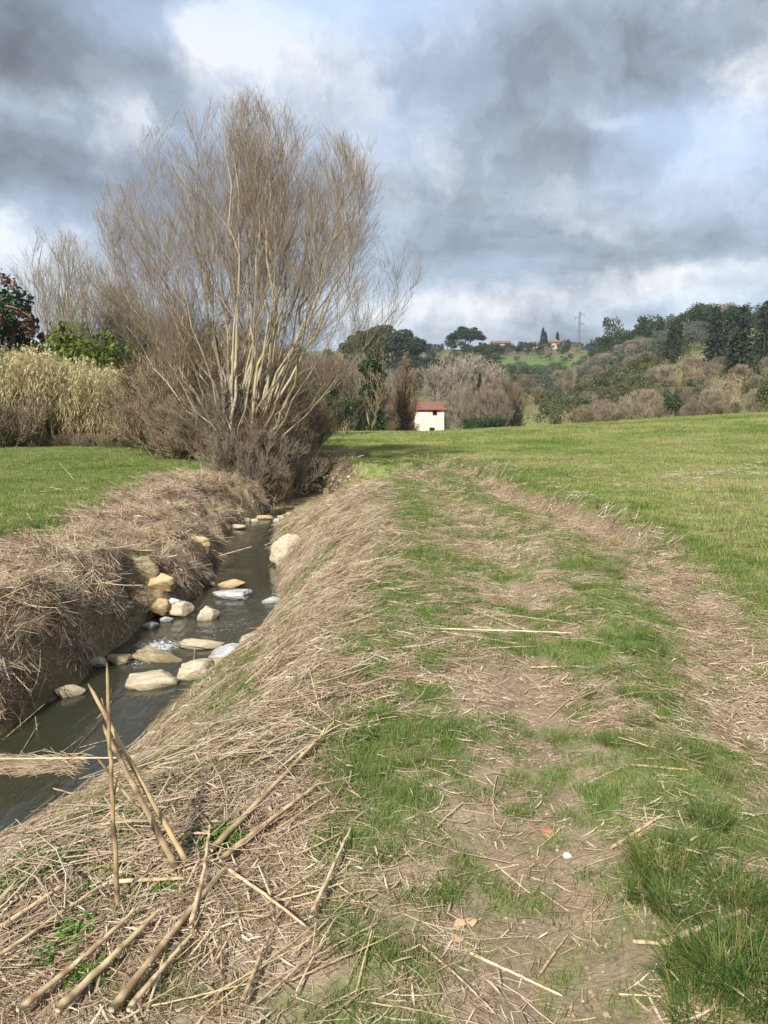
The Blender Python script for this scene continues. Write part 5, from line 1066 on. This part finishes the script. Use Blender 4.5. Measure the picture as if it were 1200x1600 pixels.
for i in range(2):
    g = Geo(); rq = np.random.RandomState(i)
    for k in range(5):
        c = np.array([rq.uniform(-.12, .12), rq.uniform(-.12, .12), .09]); a = np.arange(8) * pi / 4; V = np.concatenate([[c], c + np.stack([.013 * np.cos(a), .013 * np.sin(a), .003 + 0 * a], -1)]); g.add(V, tris=[[0, j + 1, (j + 1) % 8 + 1] for j in range(8)])
    fl.append(g.mesh('daisies', [M_petal]))
xs, ys = [], []
for a, b, sx, sy, n_ in [(1160, 740, 35, 10, 36), (1080, 752, 45, 8, 22), (905, 780, 12, 3, 6), (860, 765, 20, 4, 8), (1050, 745, 20, 6, 8)]:
    for k in range(n_):
        q = hit(a + rg.uniform(-sx, sx), b + rg.uniform(-sy, sy)); xs.append(q[0]); ys.append(q[1])
scatter('daisies', np.array(xs), np.array(ys), fl, rg.uniform(.8, 1.3, len(xs)), rg, .5, label='small white daisies dotted in the right meadow')
# brick shard, clods, grey stone
M_brick = mat_plain('brick_red', (.36, .15, .09), .9, (60, .3)); M_clod = mat_plain('dry_clod', (.40, .28, .16), .95, (60, .25)); M_gst = mat_plain('grey_stone', (.42, .42, .42), .8, (60, .25))
def lump(px, py, size, mat, label, name, cat, seed): 
    p = hit(px, py); me = rock_mesh(seed, size, sub=3); me.materials.append(mat); o = ob(name, me, loc=p + np.array([0, 0, size[2] * .3])); tag(o, label, cat); return o
lump(857, 1301, (.038, .022, .012), M_brick, 'red brick fragment lying on the dirt track', 'brick_fragment', 'brick', 701)
lump(886, 1338, (.020, .016, .012), M_gst, 'small grey stone right of the brick fragment', 'pebble', 'stone', 702)
lump(718, 1446, (.028, .020, .018), M_clod, 'ochre earth clod, left one of the pile on the track', 'earth_clod', 'clod', 703)
lump(736, 1444, (.022, .018, .014), M_clod, 'ochre earth clod, right one of the pile on the track', 'earth_clod', 'clod', 704)
lump(715, 1470, (.022, .016, .014), M_clod, 'rounded yellow earth clod in front of the pile', 'earth_clod', 'clod', 705)
# straggly dark overhanging vegetation on top of the far cut and left bank tufts
dry = [gmesh([(*blades(rng, 260, .16, .12, .38, .003, 1.3, 5, curl=1.6), 0)], 'dry_tuft_%d' % i, [M_straw]) for i in range(4)]
x, y = sample(6, 25, 26, rng, xmax=-2.3); C = cover(x, y); k = (x < xc(y)) & (C[2] > .2) & (C[2] < 1.5) & (rng.rand(len(x)) > C[6])
scatter('dead_grass_tufts', x[k], y[k], dry, rng.uniform(.3, .8, k.sum()), rng, .6, label='shaggy dead grass tufts hanging over the left bank')
xx = np.linspace(-3.9, -.6, 46); yy2 = 24.7 + .3 * rng.rand(46)
scatter('bank_overhang', xx, yy2, [brm[0], brm[1]], rng.uniform(.18, .34, 46), rng, .3, label='dark tangled brush overhanging the eroded bank at the bend')
